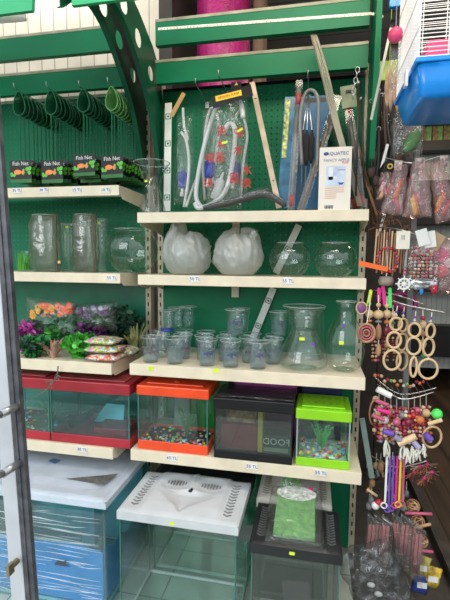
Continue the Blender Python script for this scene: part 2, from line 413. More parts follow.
struct(MB().box(-3.1, -3.0, -1.0, 6.1, 0, 3.4).build('wall_left', WALLG))
struct(MB().box(5.0, 5.1, -1.0, 6.1, 0, 3.4).build('wall_right', WALLG))
struct(MB().box(-3.1, 5.1, -.95, 6.1, 3.3, 3.4).build('ceiling', RIB))
struct(MB().box(-.13, -.05, .30, 6, 0, 3.3).build('wall_partition', mat('dark_partition', (.05, .045, .04), .8)))
# open glazed door leaf at the left, near the camera
ALU = mat('silver_door_aluminium', (.50, .51, .54), .45, metal=.1, var=.03)
RUB = mat('black_door_gasket', (.060, .062, .072), .5, var=.25, vscale=30)
yD = -1.3
fr = MB().box(.058, .100, yD, yD + .035, .02, 2.3).box(-.75, .058, yD, yD + .035, 2.22, 2.3).box(-.75, .058, yD, yD + .035, .02, .14)
door = struct(fr.build('door_1', ALU, bevel=.003))
MB().box(.100, .128, yD - .001, yD + .012, .02, 2.3).box(.110, .115, yD - .004, yD, .02, 2.3).build('door_gasket', RUB, door)
MB().box(-.75, .058, yD + .015, yD + .020, .14, 2.22).build('door_glass', GLASS, door)
for v0 in (415, 474):
    h = at(8, v0 - 1, Y=yD - .05); k = at(-14, v0 + 9, Y=yD - .12)
    m = MB().tube([h, (h + k) / 2, k + V(-.1, -.03, -.02)], .0085, 10).tube([h + V(0, -.004, 0), h + V(.002, .055, 0)], .010, 10)
    m.build('door_handle', mat('satin_steel', (.42, .42, .43), .3, metal=.8), door, smooth=True)
k = at(17, 560, Y=yD - .01)
MB().tube([k, k + V(0, -.02, 0)], .008, 10).box(k.x - .004, k.x + .004, k.y - .034, k.y - .016, k.z - .016, k.z + .010).build('door_lock_key', mat('brass_key', (.30, .25, .16), .4, metal=.8), door)

door.matrix_world = Matrix.Translation(V(.128, -1.3, .6)) @ Rm(-.046, 'Y') @ Matrix.Translation(V(-.12, 1.3, -.6))
# ================================================================ SHELVING
def upright(parent, x):
    m = MB().box(x - .015, x + .015, -.002, .045, 0, 2.42)
    z = .1; m.mi = 1
    while z < 2.4:
        m.box(x - .0035, x + .0035, -.0045, -.001, z, z + .022); z += .05
    m.build('upright', [BEIGED, SLOT], parent)
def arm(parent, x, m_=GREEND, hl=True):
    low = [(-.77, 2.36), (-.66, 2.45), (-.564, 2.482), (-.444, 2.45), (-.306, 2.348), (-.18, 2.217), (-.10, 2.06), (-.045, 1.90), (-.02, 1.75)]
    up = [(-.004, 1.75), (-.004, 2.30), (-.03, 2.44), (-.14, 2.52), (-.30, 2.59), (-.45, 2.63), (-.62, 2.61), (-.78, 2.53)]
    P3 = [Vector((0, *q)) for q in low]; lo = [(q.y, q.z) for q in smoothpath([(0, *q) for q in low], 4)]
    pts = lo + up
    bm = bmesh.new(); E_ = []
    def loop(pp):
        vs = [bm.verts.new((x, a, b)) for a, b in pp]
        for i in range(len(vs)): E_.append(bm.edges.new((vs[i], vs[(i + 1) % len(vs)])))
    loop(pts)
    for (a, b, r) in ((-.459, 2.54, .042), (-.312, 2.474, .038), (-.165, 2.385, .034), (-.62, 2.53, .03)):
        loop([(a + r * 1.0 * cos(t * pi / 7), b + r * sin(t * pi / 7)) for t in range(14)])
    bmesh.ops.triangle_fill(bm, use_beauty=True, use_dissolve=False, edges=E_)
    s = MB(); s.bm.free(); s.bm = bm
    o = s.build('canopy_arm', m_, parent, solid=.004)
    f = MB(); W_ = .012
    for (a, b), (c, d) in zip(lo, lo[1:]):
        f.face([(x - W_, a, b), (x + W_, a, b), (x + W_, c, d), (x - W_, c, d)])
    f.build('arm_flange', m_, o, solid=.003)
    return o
def bay(x0, x1, lbl, pegm, ups, arms):
    t = thing('shelving_frame', lbl, 'shelving', ((x0 + x1) / 2, 0, 0), 'green shelving bays')
    for u in ups: upright(t, u)
    MB().box(x0, x1, .004, .010, 1.405, 2.36).build('pegboard_panel', pegm, t)
    MB().box(x0, x1, .002, .012, 2.36, 2.375).build('panel_cap', mat('pale_panel_cap', (.55, .58, .50), .5) if x0 < -.5 else BLACK, t)
    m = MB()
    for z in (.02, .48, .94): m.box(x0, x1, .003, .009, z, z + .455)
    m.build('solid_panel', GREEN if x0 > -.5 else mat('green_paint_pale', (.01, .16, .085), .3), t, bevel=.002)
    for z0, z1 in ((2.528, 2.646), (2.352, 2.460)):
        b = MB().box(x0 + .01, x1 - .005, -.125, -.121, z0, z1).box(x0 + .01, x1 - .005, -.121, -.095, z0, z0 + .004).box(x0 + .01, x1 - .005, -.121, -.095, z1 - .004, z1)
        bb = b.build('cross_beam', GREEN, t)
        MB().box(x0 + .01, x1 - .005, -.1275, -.094, z1 - .012, z1 + .001).build('beige_top_edge', TOPLIP, bb)  # thin grey-beige strip along the top edge of the beam
    for a in arms:
        if a < 1: arm(t, a)
        else: MB().prism([(-.16, 1.95), (-.004, 1.80), (-.004, 2.42), (-.10, 2.85), (-.24, 2.85), (-.20, 2.35)], 'X', 1.012, 1.036).build('canopy_arm', GREEN, t, bevel=.002)
    MB().prism([(-.79, 2.350), (-.775, 2.350), (-.74, 2.64), (-.755, 2.64)], 'X', x0 + (.0 if x0 < -.5 else -.035), x1 - (.085 if x0 < -.5 else .0)).build('header_panel', GREENL, t)
    return t
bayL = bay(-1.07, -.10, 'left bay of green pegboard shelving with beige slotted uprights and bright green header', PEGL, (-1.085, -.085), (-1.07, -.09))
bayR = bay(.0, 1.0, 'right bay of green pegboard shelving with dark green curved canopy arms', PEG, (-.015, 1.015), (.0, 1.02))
# ruler tape stuck along the upper right beam
tp = [p for p in kids(bayR) if p.name.startswith('cross_beam')][0]
a = at(158, 29, Y=-.1265); b = at(372, 13.5, Y=-.1265)
MB().bar(a, b, .012, .0008).bar(b, at(383, 17, Y=-.15), .012, .0008).build('tape_strip', mat('white_tape', (.80, .82, .68), .5, var=.12, vscale=60), tp)
md = MB()
for k in range(1, 60):
    q = a.lerp(b, k / 60); md.box(q.x - .0012, q.x + .0012, -.1278, -.1268, q.z - .004, q.z + .001)
md.build('tape_marks', INKG, tp)
# centre fixing strip behind the upper right shelves
tag(MB().box(.375, .412, -.012, -.002, 1.312, 1.70).build('fixing_strip', BEIGE), 'beige flat vertical strip on the green panel between the two milky bagged bowls', 'strip')
# fluorescent lamp under the left header
fl = thing('fluorescent_lamp', 'white fluorescent tube lamp hanging under the bright green header at top left', 'lamp', at(2, 22, Y=-.6))
a = at(-60, 25, Y=-.6); b = at(25, 18, Y=-.6)
MB().tube([a, b], .012, 10).build('lamp_tube', mat('white_tube', (.9, .9, .88), .3), fl, smooth=True)
MB().bar(a + V(0, 0, .018), b + V(0, 0, .018), .03, .012).build('lamp_holder', WHITE, fl)

def shelf(x0, x1, z, d, lbl, tags=(), stickers=(), lip=.045, left=False):
    t = thing('shelf', lbl, 'shelf', ((x0 + x1) / 2, -d / 2, z))
    m = MB().box(x0, x1, -d + .012, -.028, z - .004, z)
    m.build('deck', BEIGE, t)
    m = MB().box(x0, x1, -d, -d + .012, z - lip, z + .001).box(x0, x1, -d + .012, -d + .03, z - lip, z - lip + .003)
    lp = m.build('front_lip', BEIGE, t, bevel=.0015)
    for x in (x0 + .001, x1 - .003):
        MB().prism([(-d + .012, z - .002), (-d + .012, z - lip * .8), (-d + .04, z - lip - .012), (-.10, z - .07), (-.003, z - .09), (-.003, z - .002)], 'X', x, x + .002).build('end_bracket', BEIGE, t)
    for u, v, s in tags:
        p = at(u, v, Y=-d - .0015)
        g = MB().box(p.x - .022, p.x + .022, -d - .003, -d - .0005, p.z - .012, p.z + .012).build('price_tag', CARD, t)
        text('lettering', s, .020, INKB, (p.x, -d - .0036, p.z), g)
    for u, v in stickers:
        p = at(u, v, Y=-d - .001)
        MB().box(p.x - .012, p.x + .012, -d - .002, -d - .0003, p.z - .009, p.z + .009).build('price_sticker', STICK, t)
    return t
Z1, Z2, Z3, Z4 = 1.7114, 1.4316, 1.0419, .6480
ZL1, ZL2, ZL3, ZL4 = 1.8359, 1.435, 1.0345, .6403
dU, dLw = .3398, .4398
XL = -.087
shelf(0, 1, Z1, dU, 'beige top shelf of the right bay, under the hose packs and white box')
shelf(0, 1, Z2, dU, 'beige shelf carrying the milky bagged bowls and clear fish bowls', [(195, 279, '50 TL'), (288, 281, '55 TL')])
shelf(0, 1, Z3, dLw, 'beige shelf carrying the plastic fish cups and two big vases', [], [(151, 368.5), (216, 370.5)], lip=.05)
shelf(0, 1, Z4, dLw, 'beige shelf carrying the orange, black and lime aquariums', [(172, 458, '65 TL'), (252, 466.5, '55 TL'), (321, 473, '55 TL')], lip=.05)
shelf(-1.07, XL, ZL1, dU, 'beige top shelf of the left bay, under the hanging fish nets', [(17, 190.5, '35 TL'), (44, 190, '30 TL'), (77, 190, '15 TL'), (106, 190, '10 TL')])
shelf(-1.07, XL, ZL2, dU, 'beige shelf of the left bay carrying wrapped glass cylinders and a round bowl', [(112, 278, '55 TL')])
shelf(-1.07, XL, ZL3, dLw, 'beige shelf of the left bay carrying artificial plants and gravel bags', lip=.05)
shelf(-1.07, XL, ZL4, dLw, 'beige shelf of the left bay carrying the dark red aquariums', [(82.5, 449.5, '85 TL')], [], lip=.05)

# ================================================================ behind and beside the shelving
t = thing('pink_foil_roll', 'tall bright pink crinkled roll standing behind the green beams', 'roll', (.20, .55, 0))
BUB = mat('pink_bubble_foil', (.55, .03, .22), .25, bump=1.0, bscale=90, var=.15)
m = MB().lathe([(.165, .05), (.165, 3.2)], (.20, .55, 0), 32, cap0=True, cap1=True); m.build('roll_body', BUB, t, smooth=False)
MB().lathe([(.03, 0), (.03, 3.23)], (.20, .55, 0), 12, cap0=True, cap1=True).build('roll_core', CRAFT, t)
tag(MB().lathe([(.042, 0), (.042, 3.1)], (.44, .45, 0), 18, cap0=True, cap1=True).build('brown_tube', woodmat('brown_tube_wood', (.11, .06, .04), (.2, .12, .07), 8, .6, 'Z')), 'brown upright tube beside the pink roll behind the beams', 'tube')
# added dark backdrop behind the toy stand
t = thing('dark_backdrop', 'dark brown tall cabinet box added behind the toy stand for a dark background', 'backdrop', (1.25, 1.1, 0))  # added plain dark box, only darkens the background behind the toys
BACKDROP = mat('dark_backdrop_brown', (.030, .020, .015), .6, var=.2)
MB().box(1.06, 1.42, .95, 1.3, 0, 2.55).build('backdrop_body', BACKDROP, t, bevel=.004)
for k in range(2): MB().box(1.065 + .177 * k, 1.238 + .177 * k, .935, .949, .05, 2.5).build('backdrop_panel', BACKDROP, t, bevel=.002)
fx0, fx1, fy = 1.85, 4.0, 3.0
t = thing('wall_rack', 'far wall rack with pale grey ribbed back panels and black shelves at the right', 'rack', (2.7, fy, 0))
m = MB().box(fx0, fx1, fy, fy + .05, .3, 3.1); m.build('ribbed_back', stripemat('pale_grey_ribs', (.52, .55, .52), (.36, .38, .36), 'X', .055, .15, .5, .6), t)
for v0, v1 in ((140, 150), (180, 224), (255, 292), (326, 357), (96, 124)):
    z1 = at(437, v0, Y=fy - .2).z; z0 = at(437, v1, Y=fy - .2).z
    MB().box(fx0, fx1, fy - .2, fy - .002, z0, z1).build('shelf_board', BLACK, t)
zt = at(437, 140, Y=fy - .2).z
GP = [mat('green_print', (.10, .34, .04), .4, var=.25, vscale=15), mat('brown_print', (.22, .10, .04), .5, var=.35, vscale=25)]
for k in range(4):
    x = at(417 + 11 * k, 133, Y=fy - .1).x
    b_ = thing('pet_food_pack', 'green and brown printed pack on the far black shelf, %s' % ('left end under the cage', 'second from the left', 'third from the left', 'at the far right')[k], 'pack', (x, fy - .1, zt), 'green packs on the far shelf')
    MB().box(x - .045, x + .030, fy - .14, fy - .06, zt, zt + .22).build('pack_body', GP[0], b_, bevel=.006)
    MB().box(x + .034, x + .085, fy - .15, fy - .06, zt, zt + .20).build('pack_pouch', GP[1], b_, bevel=.006)

# ================================================================ FISH NETS ON HOOKS (left bay, top)
def make_net(netm, first=True):
    t = thing('fish_net', 'x', 'fish net')
    # ring opening seen from the front, hanging from z = 0
    pts = [(.030 * sin(a) * (1 - .35 * cos(a)), 0, -.052 + .052 * cos(a)) for a in [2 * pi * k / 18 for k in range(18)]]
    MB().tube(pts, .0022, 6, True).build('net_ring', WIREG if netm is NET else mat('pale_green_wire', (.16, .40, .12), .5), t, smooth=True)
    m = MB(); rows = []
    for j in range(5):
        s_ = 1 - .16 * j; rows.append([m.bm.verts.new((p[0] * s_ * (1 + .1 * sin(5 * i + j)), .012 * j + .002 * sin(3 * i), (p[2] + .03) * s_ - .03 - .006 * j)) for i, p in enumerate(pts)])
    for A, B in zip(rows, rows[1:]):
        for k in range(18): m.bm.faces.new((A[k], A[(k + 1) % 18], B[(k + 1) % 18], B[k]))
    m.bm.faces.new(rows[-1]); m.build('net_bag', netm, t, smooth=True)
    m = MB()
    for ph in (0, pi):
        m.tube([(.0028 * cos(ph + k * .9), .0028 * sin(ph + k * .9), -.102 - k * .0034) for k in range(62)], .0017, 5)
    m.build('twisted_handle', WIREG, t, smooth=True)
    cd_ = MB().box(-.058, .058, -.004, -.003, -.400, -.300).build('header_card', BLACK, t)
    text('lettering', 'Fish Net', .025, CARD, (0, -.0046, -.315), cd_)
    m = MB(); m.mi = 0
    rnd = random.Random(4)
    for k in range(9): m.ball((.004 + .048 * rnd.random(), -.0044, -.358 + .026 * rnd.random()), .010 * (.6 + rnd.random() * .5), 1, (1, .06, 1))
    for k in range(4): m.ball((-.052 + .022 * rnd.random(), -.0044, -.372 + .014 * rnd.random()), .008, 1, (1, .06, 1))
    m.mi = 1; m.ball((-.016, -.0050, -.352), .019, 2, (1.1, .05, .6)); m.prism([(.0, -.352), (.018, -.340), (.016, -.366)], 'Y', -.0056, -.0048)
    m.mi = 2; m.box(-.057, .057, -.0048, -.0042, -.399, -.383)
    m.build('card_picture', [LGREEN, ORG, mat('dark_grass_print', (.03, .16, .04), .6)], cd_)
    return t
protoG = make_net(NET); protoP = make_net(NETL)
HK = [(18, 90), (50, 89), (82, 88), (110.5, 85)]
HN = ['leftmost hook', 'second hook', 'third hook', 'rightmost hook']
used = set(); yF = -.30
for i, (u, v) in enumerate(HK):
    p = at(u, v, Y=yF)
    h = thing('peg_hook', 'steel peg hook holding fish nets, %s' % ['leftmost by the door', 'second from the door', 'third from the door', 'rightmost by the curved arm'][i], 'hook', (p.x, 0, p.z), 'peg hooks with fish nets')
    MB().tube(smoothpath([(p.x, .0, p.z + .004), (p.x, -.15, p.z), (p.x, yF - .01, p.z), (p.x, yF - .03, p.z + .022)], 4), .0024, 6).build('hook_wire', STEEL, h, smooth=True)
    MB().box(p.x - .012, p.x + .012, -.006, 0.002, p.z - .012, p.z + .016).build('hook_plate', STEEL, h)
    pr_ = protoP if i == 3 else protoG
    for k in range(9):
        where = ('foremost on', 'second from the front on', 'third from the front on', 'fourth from the front on', 'fifth from the front on', 'fourth from the back on', 'third from the back on', 'second from the back on', 'rearmost on')[k]
        lb = '%s fish net, %s the %s' % ('pale green' if i == 3 else 'dark green', where, HN[i])
        lo = (p.x + random.uniform(-.003, .003), yF + .004 + k * .034, p.z - .004)
        rz = (0, 0, random.uniform(-.25, .25)); sc_ = (1, 1, 1 + (.05 if i < 2 else 0) + random.uniform(-.02, .03))
        if id(pr_) not in used:
            o = pr_; used.add(id(pr_)); o.location = lo; o.rotation_euler = rz; o.scale = sc_; o['label'] = lb; o['group'] = 'nets on hook %d' % (i + 1)
        else: o = dup(pr_, lo, lb, rz, sc_, 'nets on hook %d' % (i + 1))
        o['group'] = ['fish nets on the leftmost hook', 'fish nets on the second hook', 'fish nets on the third hook', 'fish nets on the rightmost hook'][i] 

# ================================================================ GLASSWARE
def glassware(name, lbl, cat, p, prof, sx=1, sy=1, mat_=BOWLG, group=None, base=True, rz=0):
    """prof: outer profile from base up (r, z); a wall with real thickness"""
    t = thing(name, lbl, cat, p, group)
    pf = smoothpath([(r, 0, z) for r, z in prof], 5); pr_ = [(q.x, q.z) for q in pf]
    th = .0022
    inner = [(max(.001, r - th), z + (th * 1.5 if i == 0 else 0)) for i, (r, z) in enumerate(pr_)]
    m = MB().lathe([(.0005, pr_[0][1])] + pr_ + inner[::-1] + [(.0005, inner[0][1])], p, 40, sx=sx, sy=sy)
    m.build('glass_body', mat_, t, smooth=True)
    r, z = pr_[-1]
    MB().ring(V(*p) + V(0, 0, z), r - th / 2, .0018, Rm(pi / 2, 'X'), 40, 6, sx=sx, sz=sy).build('rim', RIM, t, smooth=True)
    MB().lathe([(.001, .0008), (pr_[0][0] * .96, .0008), (pr_[0][0] * .96, .006), (.001, .005)], p, 36, sx=sx, sy=sy).build('thick_base', GLASS, t, smooth=True)
    return t
def sticker(t, u, v, Y, m, w=.014, h=.010):
    p = at(u, v, Y=Y); MB().box(p.x - w / 2, p.x + w / 2, Y - .0006, Y, p.z - h / 2, p.z + h / 2).build('price_sticker', m, t)
# hourglass vase between the bays
p = at(148, 207, Y=-.25); z = Z1 + .001
glassware('hourglass_vase', 'clear hourglass vase standing at the left end of the top right shelf', 'vase', (.044, -.27, z), [(.064, 0), (.060, .03), (.038, .105), (.035, .130), (.052, .180), (.084, .232)])
sticker([o for o in C.objects if o.name == 'hourglass_vase'][0], 146, 181, -.312, STICK)
# big hourglass vase and belly vase
z = Z3 + .001
v1 = glassware('flared_vase', 'large clear flared vase with yellow and purple stickers beside the plastic cups', 'vase', (.752, -.335, z), [(.060, 0), (.098, .012), (.106, .035), (.092, .085), (.056, .155), (.052, .175), (.066, .225), (.090, .268)])
sticker(v1, 302, 339, -.41, STICK, .022, .012); sticker(v1, 312.5, 344.5, -.402, PURP, .017, .015)
v2 = glassware('belly_vase', 'clear round-bellied vase with narrow neck at the right end of the middle shelf', 'vase', (.925, -.325, z), [(.045, 0), (.068, .02), (.080, .07), (.079, .13), (.062, .185), (.040, .222), (.034, .245), (.034, .27), (.042, .292)])
sticker(v2, 341.5, 343, -.405, STICK, .018, .014); sticker(v2, 343.5, 325.5, -.385, PURP, .013, .013)
v3 = glassware('tall_glass_jar', 'clear straight jar standing behind the large flared vase', 'jar', (.760, -.12, z), [(.07, 0), (.088, .01), (.092, .10), (.088, .20), (.085, .235)])
# round bowls
z = Z2 + .001
def bprof(R_, rb, rt, lipr, sq=1.0, n=12):
    a0 = math.asin(rb / R_); a1 = pi - math.asin(rt / R_); z0_ = R_ * sq * cos(a0)
    pr_ = [(R_ * sin(a0 + (a1 - a0) * k / n), z0_ - R_ * sq * cos(a0 + (a1 - a0) * k / n)) for k in range(n + 1)]
    return pr_ + [(lipr, pr_[-1][1] + .005)]
bowl = bprof(.094, .045, .058, .061, .93)
glassware('fish_bowl', 'clear round fish bowl right of the two milky bagged bowls, crossed by the slanting strip', 'fish bowl', (.680, -.20, z), bowl)
glassware('fish_bowl', 'clear round fish bowl at the right end of the shelf', 'fish bowl', (.878, -.20, z), bowl)
# bagged bowls
bb = bprof(.105, .05, .066, .069, .90)
for u, lb, sd in ((187, 'left of the two round bowls wrapped in milky white plastic bags', 3.1), (238, 'right of the two round bowls wrapped in milky white plastic bags', 8.4)):
    x = at(u, 270, Y=-.215).x
    t = glassware('bagged_fish_bowl', lb, 'fish bowl', (x, -.215, z), bb)
    m = MB(); n0 = 0; rows = []
    pr_ = [(.03, .0), (.072, .003), (.096, .030), (.109, .065), (.113, .095), (.108, .128), (.095, .156), (.078, .174), (.060, .184), (.036, .187), (.012, .184)]
    SG = 84; pr_ = [(q.x, q.z) for q in smoothpath([(r_, 0, z_) for r_, z_ in pr_], 4)]
    for j, (r, zz) in enumerate(pr_):
        row = []
        for k in range(SG):
            a = 2 * pi * k / SG; nz = noise.noise(V(cos(a) * 2 + sd, sin(a) * 2, zz * 14))
            rid = (1 - abs(noise.noise(V(cos(a) * 3.2 + zz * 9 + sd, sin(a) * 3.2, zz * 7 - sd))) * 2.2); rid2 = 1 - abs(noise.noise(V(cos(a + zz * 5) * 6, sin(a + zz * 5) * 6 + sd, zz * 16))) * 2.2
            rr = r * (1 + .04 * nz) + min(1, zz / .05) * (.011 * rid ** 3 * (rid > 0) + .006 * rid2) - .004; dz = 0
            if j >= 20:
                g = min(1, (j - 19) / 12)
                dz = g * (.062 * max(0, cos(a - 3.0)) ** 1.5 + .012 * max(0, cos(a - 5.6)) ** 3 if sd < 5 else .030 * max(0, cos(a - .1)) ** 5 + .030 * max(0, cos(a - 2.5)) ** 4) + .005 * sin(a * 8 + sd) * g
            row.append(m.bm.verts.new((x + rr * cos(a), -.215 + rr * sin(a), z + zz + dz)))
        rows.append(row)
    for A, B in zip(rows, rows[1:]):
        for k in range(SG): m.bm.faces.new((A[k], A[(k + 1) % SG], B[(k + 1) % SG], B[k]))
    m.bm.faces.new(rows[-1]); m.build('milky_bag', FILMW, t, smooth=True)
    # standing bag corners
    for (du, dz, s_) in (((-.055, .175, .035),) if sd < 5 else ((.070, .140, .03),)):
        m = MB(); pillow(m, (x + du, -.26, z + dz + .03), .05, s_ + .045, .012, 6, 8, .012, Rm(random.uniform(-.5, .5), 'Y'), sd + du * 50, .55); m.build('bag_corner', FILMW, t, smooth=True)

# left bay: wrapped cylinders, round bowl, green cup
z = ZL2 + .001
def cyl(u, Y, r, h, lbl, wrap, sd, tag_=None):
    x = at(u, 268, Y=Y).x
    t = glassware('glass_cylinder', lbl, 'vase', (x, Y, z), [(r * .9, 0), (r, .006), (r, h * .5), (r, h * .94), (r * 1.03, h)], group=None)
    if wrap:
        m = MB(); pillow(m, (x, Y, z + h * .51), r * 2.55, h * 1.05, r * 2.4, 12, 14, .006, None, sd); m.build('film_wrap', FILMD, t, smooth=True)
        MB().box(x + r * 1.12, x + r * 1.2, Y - r * .3, Y - r * .2, z + .002, z + h * 1.0).build('wrap_fold', mat('brown_fold', (.10, .08, .07), .5), t)
    if tag_: sticker(t, tag_[0], tag_[1], Y - r * 1.25, tag_[2], .014, .012)
    return t
cyl(46.5, -.235, .060, .280, 'large film-wrapped glass cylinder with orange sticker, nearest the door', True, 2.0, (59, 262, mat('orange_label', (.75, .42, .12), .5)))
cyl(69, -.10, .042, .250, 'small glass cylinder with yellow sticker between the two wrapped ones', False, 0, (67, 227, STICK))
cyl(86, -.235, .050, .280, 'film-wrapped glass cylinder left of the slim yellow-stickered one', True, 5.0)
cyl(100.5, -.13, .040, .270, 'slim glass cylinder with yellow sticker beside the round bowl', False, 0, (99, 223, STICK))
x = at(132, 270, Y=-.17).x
glassware('round_bowl', 'large clear round bowl at the right end of the left bay shelf', 'fish bowl', (x + .0, -.165, z), bprof(.128, .055, .082, .087, .98))
x = at(24, 268, Y=-.2).x
t = thing('green_grass_cup', 'clear cup filled with green plastic grass beside the door post', 'cup', (x, -.2, z))
MB().lathe([(.028, 0), (.034, .005), (.040, .1), (.040, .105)], (x, -.2, z), 24, cap0=True).build('cup', GLASS, t, smooth=True)
m = MB()
for k in range(90):
    a = random.uniform(0, 6.3); r = .028 * random.random() ** .5; h = random.uniform(.06, .1)
    m.tube([(x + r * cos(a), -.2 + r * sin(a), z + .006), (x + r * 1.1 * cos(a + .3), -.2 + r * 1.1 * sin(a + .3), z + h)], [.0016, .0005], 4)
o = m.build('grass_blades', LGREEN, t); o['kind'] = 'stuff'

# ================================================================ PLASTIC FISH CUPS (middle shelf)
FISHC = [mat('blue_fish', (.02, .04, .28), .3), mat('violet_fish', (.14, .06, .35), .3), mat('dark_red_fish', (.25, .02, .04), .3)]
def make_cup(level, fishm, lid=None):
    t = thing('fish_cup', 'x', 'cup')
    MB().lathe([(.001, .001), (.033, .001), (.035, .006), (.0385, .07), (.0395, .085), (.0425, .088), (.0445, .112), (.0475, .114), (.0475, .117), (.0435, .117), (.0435, .112), (.0415, .090), (.0385, .086), (.0375, .07), (.034, .008), (.001, .004)], (0, 0, 0), 26).build('cup_wall', CUPP, t, smooth=True)
    MB().ring((0, 0, .116), .0465, .0019, Rm(pi / 2, 'X'), 26, 5).build('cup_rim', RIM, t, smooth=True)
    if level:
        MB().lathe([(.001, .009), (.0335, .009), (.0335 + .003 * level / .08, level), (.001, level)], (0, 0, 0), 26).build('water', WATER, t, smooth=False)
    if fishm is not None:
        m = MB(); zf = level * .78 if level else .04
        m.ball((-.006, -.008, zf), .009, 2, (1.7, .45, .7)); m.prism([(.006, zf), (.026, zf + .011), (.022, zf), (.027, zf - .012)], 'Y', -.0092, -.0072)
        m.prism([(-.01, zf + .004), (.004, zf + .013), (.008, zf + .003)], 'Y', -.0088, -.0076); m.prism([(-.01, zf - .004), (.002, zf - .014), (.008, zf - .003)], 'Y', -.0088, -.0076)
        m.build('fish', fishm, t, smooth=True)
    if lid is not None:
        MB().lathe([(.001, .002), (.036, .002), (.038, .012), (.001, .012)], (0, 0, 0), 24).build('blue_base', lid, t, smooth=True)
    return t
pA = make_cup(.068, FISHC[0]); pB = make_cup(.072, FISHC[1]); pC = make_cup(.060, FISHC[2]); pD = make_cup(0, None); pE = make_cup(0, None, BLUEB); pF = make_cup(.078, None)
flag = {}
def cup(pr_, u, v, Y, z_, label, sc_=1, group='plastic fish cups on the middle shelf', rz=0):
    x = at(u, v, Y=Y).x; lo = (x, Y, z_)
    if pr_.name not in flag:
        flag[pr_.name] = 1; o = pr_; o.location = lo; o.scale = (sc_,) * 3; o.rotation_euler = (0, 0, rz); o['label'] = label; o['group'] = group
    else: o = dup(pr_, lo, label, (0, 0, rz), sc_, group)
    return o
z = Z3 + .001
front = [(151, pC, 'clear plastic cup half full of water, front row, nearest the shelf left end'), (175, pF, 'clear plastic cup of water, front row, second from the left end'), (207, pA, 'clear plastic cup with dark blue fish, front row, above the right yellow sticker'), (230.5, pA, 'clear plastic cup with dark blue fish, front row, fourth from the left'), (258, pB, 'clear plastic cup with violet fish, front row, nearest the large vase')]
for i, (u, pr_, lb) in enumerate(front): cup(pr_, u, 360, -.385, z, lb, .98, rz=.2 * i)
second = [(160, pD, 'leftmost'), (183, pC, 'second from left'), (204, pC, 'third from left'), (226, pB, 'fourth from left'), (249, pC, 'fifth from left'), (273, pF, 'rightmost, beside the vase')]
for i, (u, pr_, lb) in enumerate(second): cup(pr_, u, 350, -.283, z, 'plastic cup in the second row behind the front cups, %s' % lb, .97, rz=.7 * i)
third = [(163, pF), (184, pC), (206, pA), (229, pC), (252, pF), (275, pC)]
for i, (u, pr_) in enumerate(third): cup(pr_, u, 340, -.178, z, 'plastic cup standing in the rear row on the middle shelf, %s from the left' % ('first', 'second', 'third', 'fourth', 'fifth', 'sixth')[i], .97, rz=1.1 * i)
zs = z + .117 * .975 + .002
cup(pE, 167, 325, -.232, zs, 'empty cup with dark blue base stacked on top of the left cups', .86)
cup(pD, 177, 320, -.15, zs, 'empty clear cup stacked behind the blue-based cup', .92)
cup(pD, 188, 318, -.13, zs, 'narrow empty cup stacked at the back beside the panel', .95, rz=1)
cup(pA, 235, 320, -.262, zs, 'cup with dark blue fish stacked on top, in front of the slanting strip', 1.02, rz=2.6)
cup(pD, 241, 320, -.150, zs, 'empty clear cup stacked behind the blue fish cup', .96)
cup(pB, 279, 320, -.22, zs, 'cup with violet fish stacked on top, left of the large vase', .95, rz=2)

# ================================================================ AQUARIUMS
def tank_glass(t, x0, x1, y0, y1, z0, z1, m_=TANKG, frame=None):
    g = .005
    m = MB().box(x0, x1, y0, y0 + g, z0, z1).box(x0, x1, y1 - g, y1, z0, z1).box(x0, x0 + g, y0 + g, y1 - g, z0, z1).box(x1 - g, x1, y0 + g, y1 - g, z0, z1)
    m.build('glass_pane', m_, t)
    for x in (x0, x1):
        for y in (y0, y1): MB().box(x - .0025, x + .0025, y - .0025, y + .0025, z0, z1).build('glass_seam', frame or EDGE, t)
def lid_tray(t, x0, x1, y0, y1, z0, z1, m_, over=.006, slots=False, name='lid', top=None):
    m = MB().box(x0 - over, x1 + over, y0 - over, y1 + over, z0, z1)
    o = m.build(name, m_, t, bevel=.005)
    return o
PEBC = [mat('pebble_%s' % n_, c, .35) for n_, c in (('red', (.65, .03, .04)), ('green', (.10, .6, .08)), ('yellow', (.8, .65, .04)), ('pink', (.8, .2, .35)), ('white', (.7, .75, .72)), ('blue', (.1, .35, .7)))]
def pebbles(x0, x1, y0, y1, z_, n, lbl, r=.006, bed=BLACK, seed=1):
    rnd = random.Random(seed); m = MB(); m.mi = 0
    heightgrid(m, x0, x1, y0, y1, lambda a, b: z_ + .012 + .01 * noise.noise(V(a * 4 + seed, b * 4, 0)), 10, 8)
    n0 = len(m.bm.faces)
    m.mi = 6
    for k in range(n):
        m.mi = 1 + rnd.randrange(6); x = rnd.uniform(x0 + .006, x1 - .006); y = y0 + .004 + (y1 - y0 - .008) * rnd.random() ** 1.6
        m.ball((x, y, z_ + .017 + rnd.uniform(-.003, .01)), r * rnd.uniform(.7, 1.2), 1, (1, 1, .7))
    return tag(m.build('aquarium_gravel', [bed] + PEBC, None, offs=(x0, y0, z_)), lbl, 'gravel', kind='stuff')
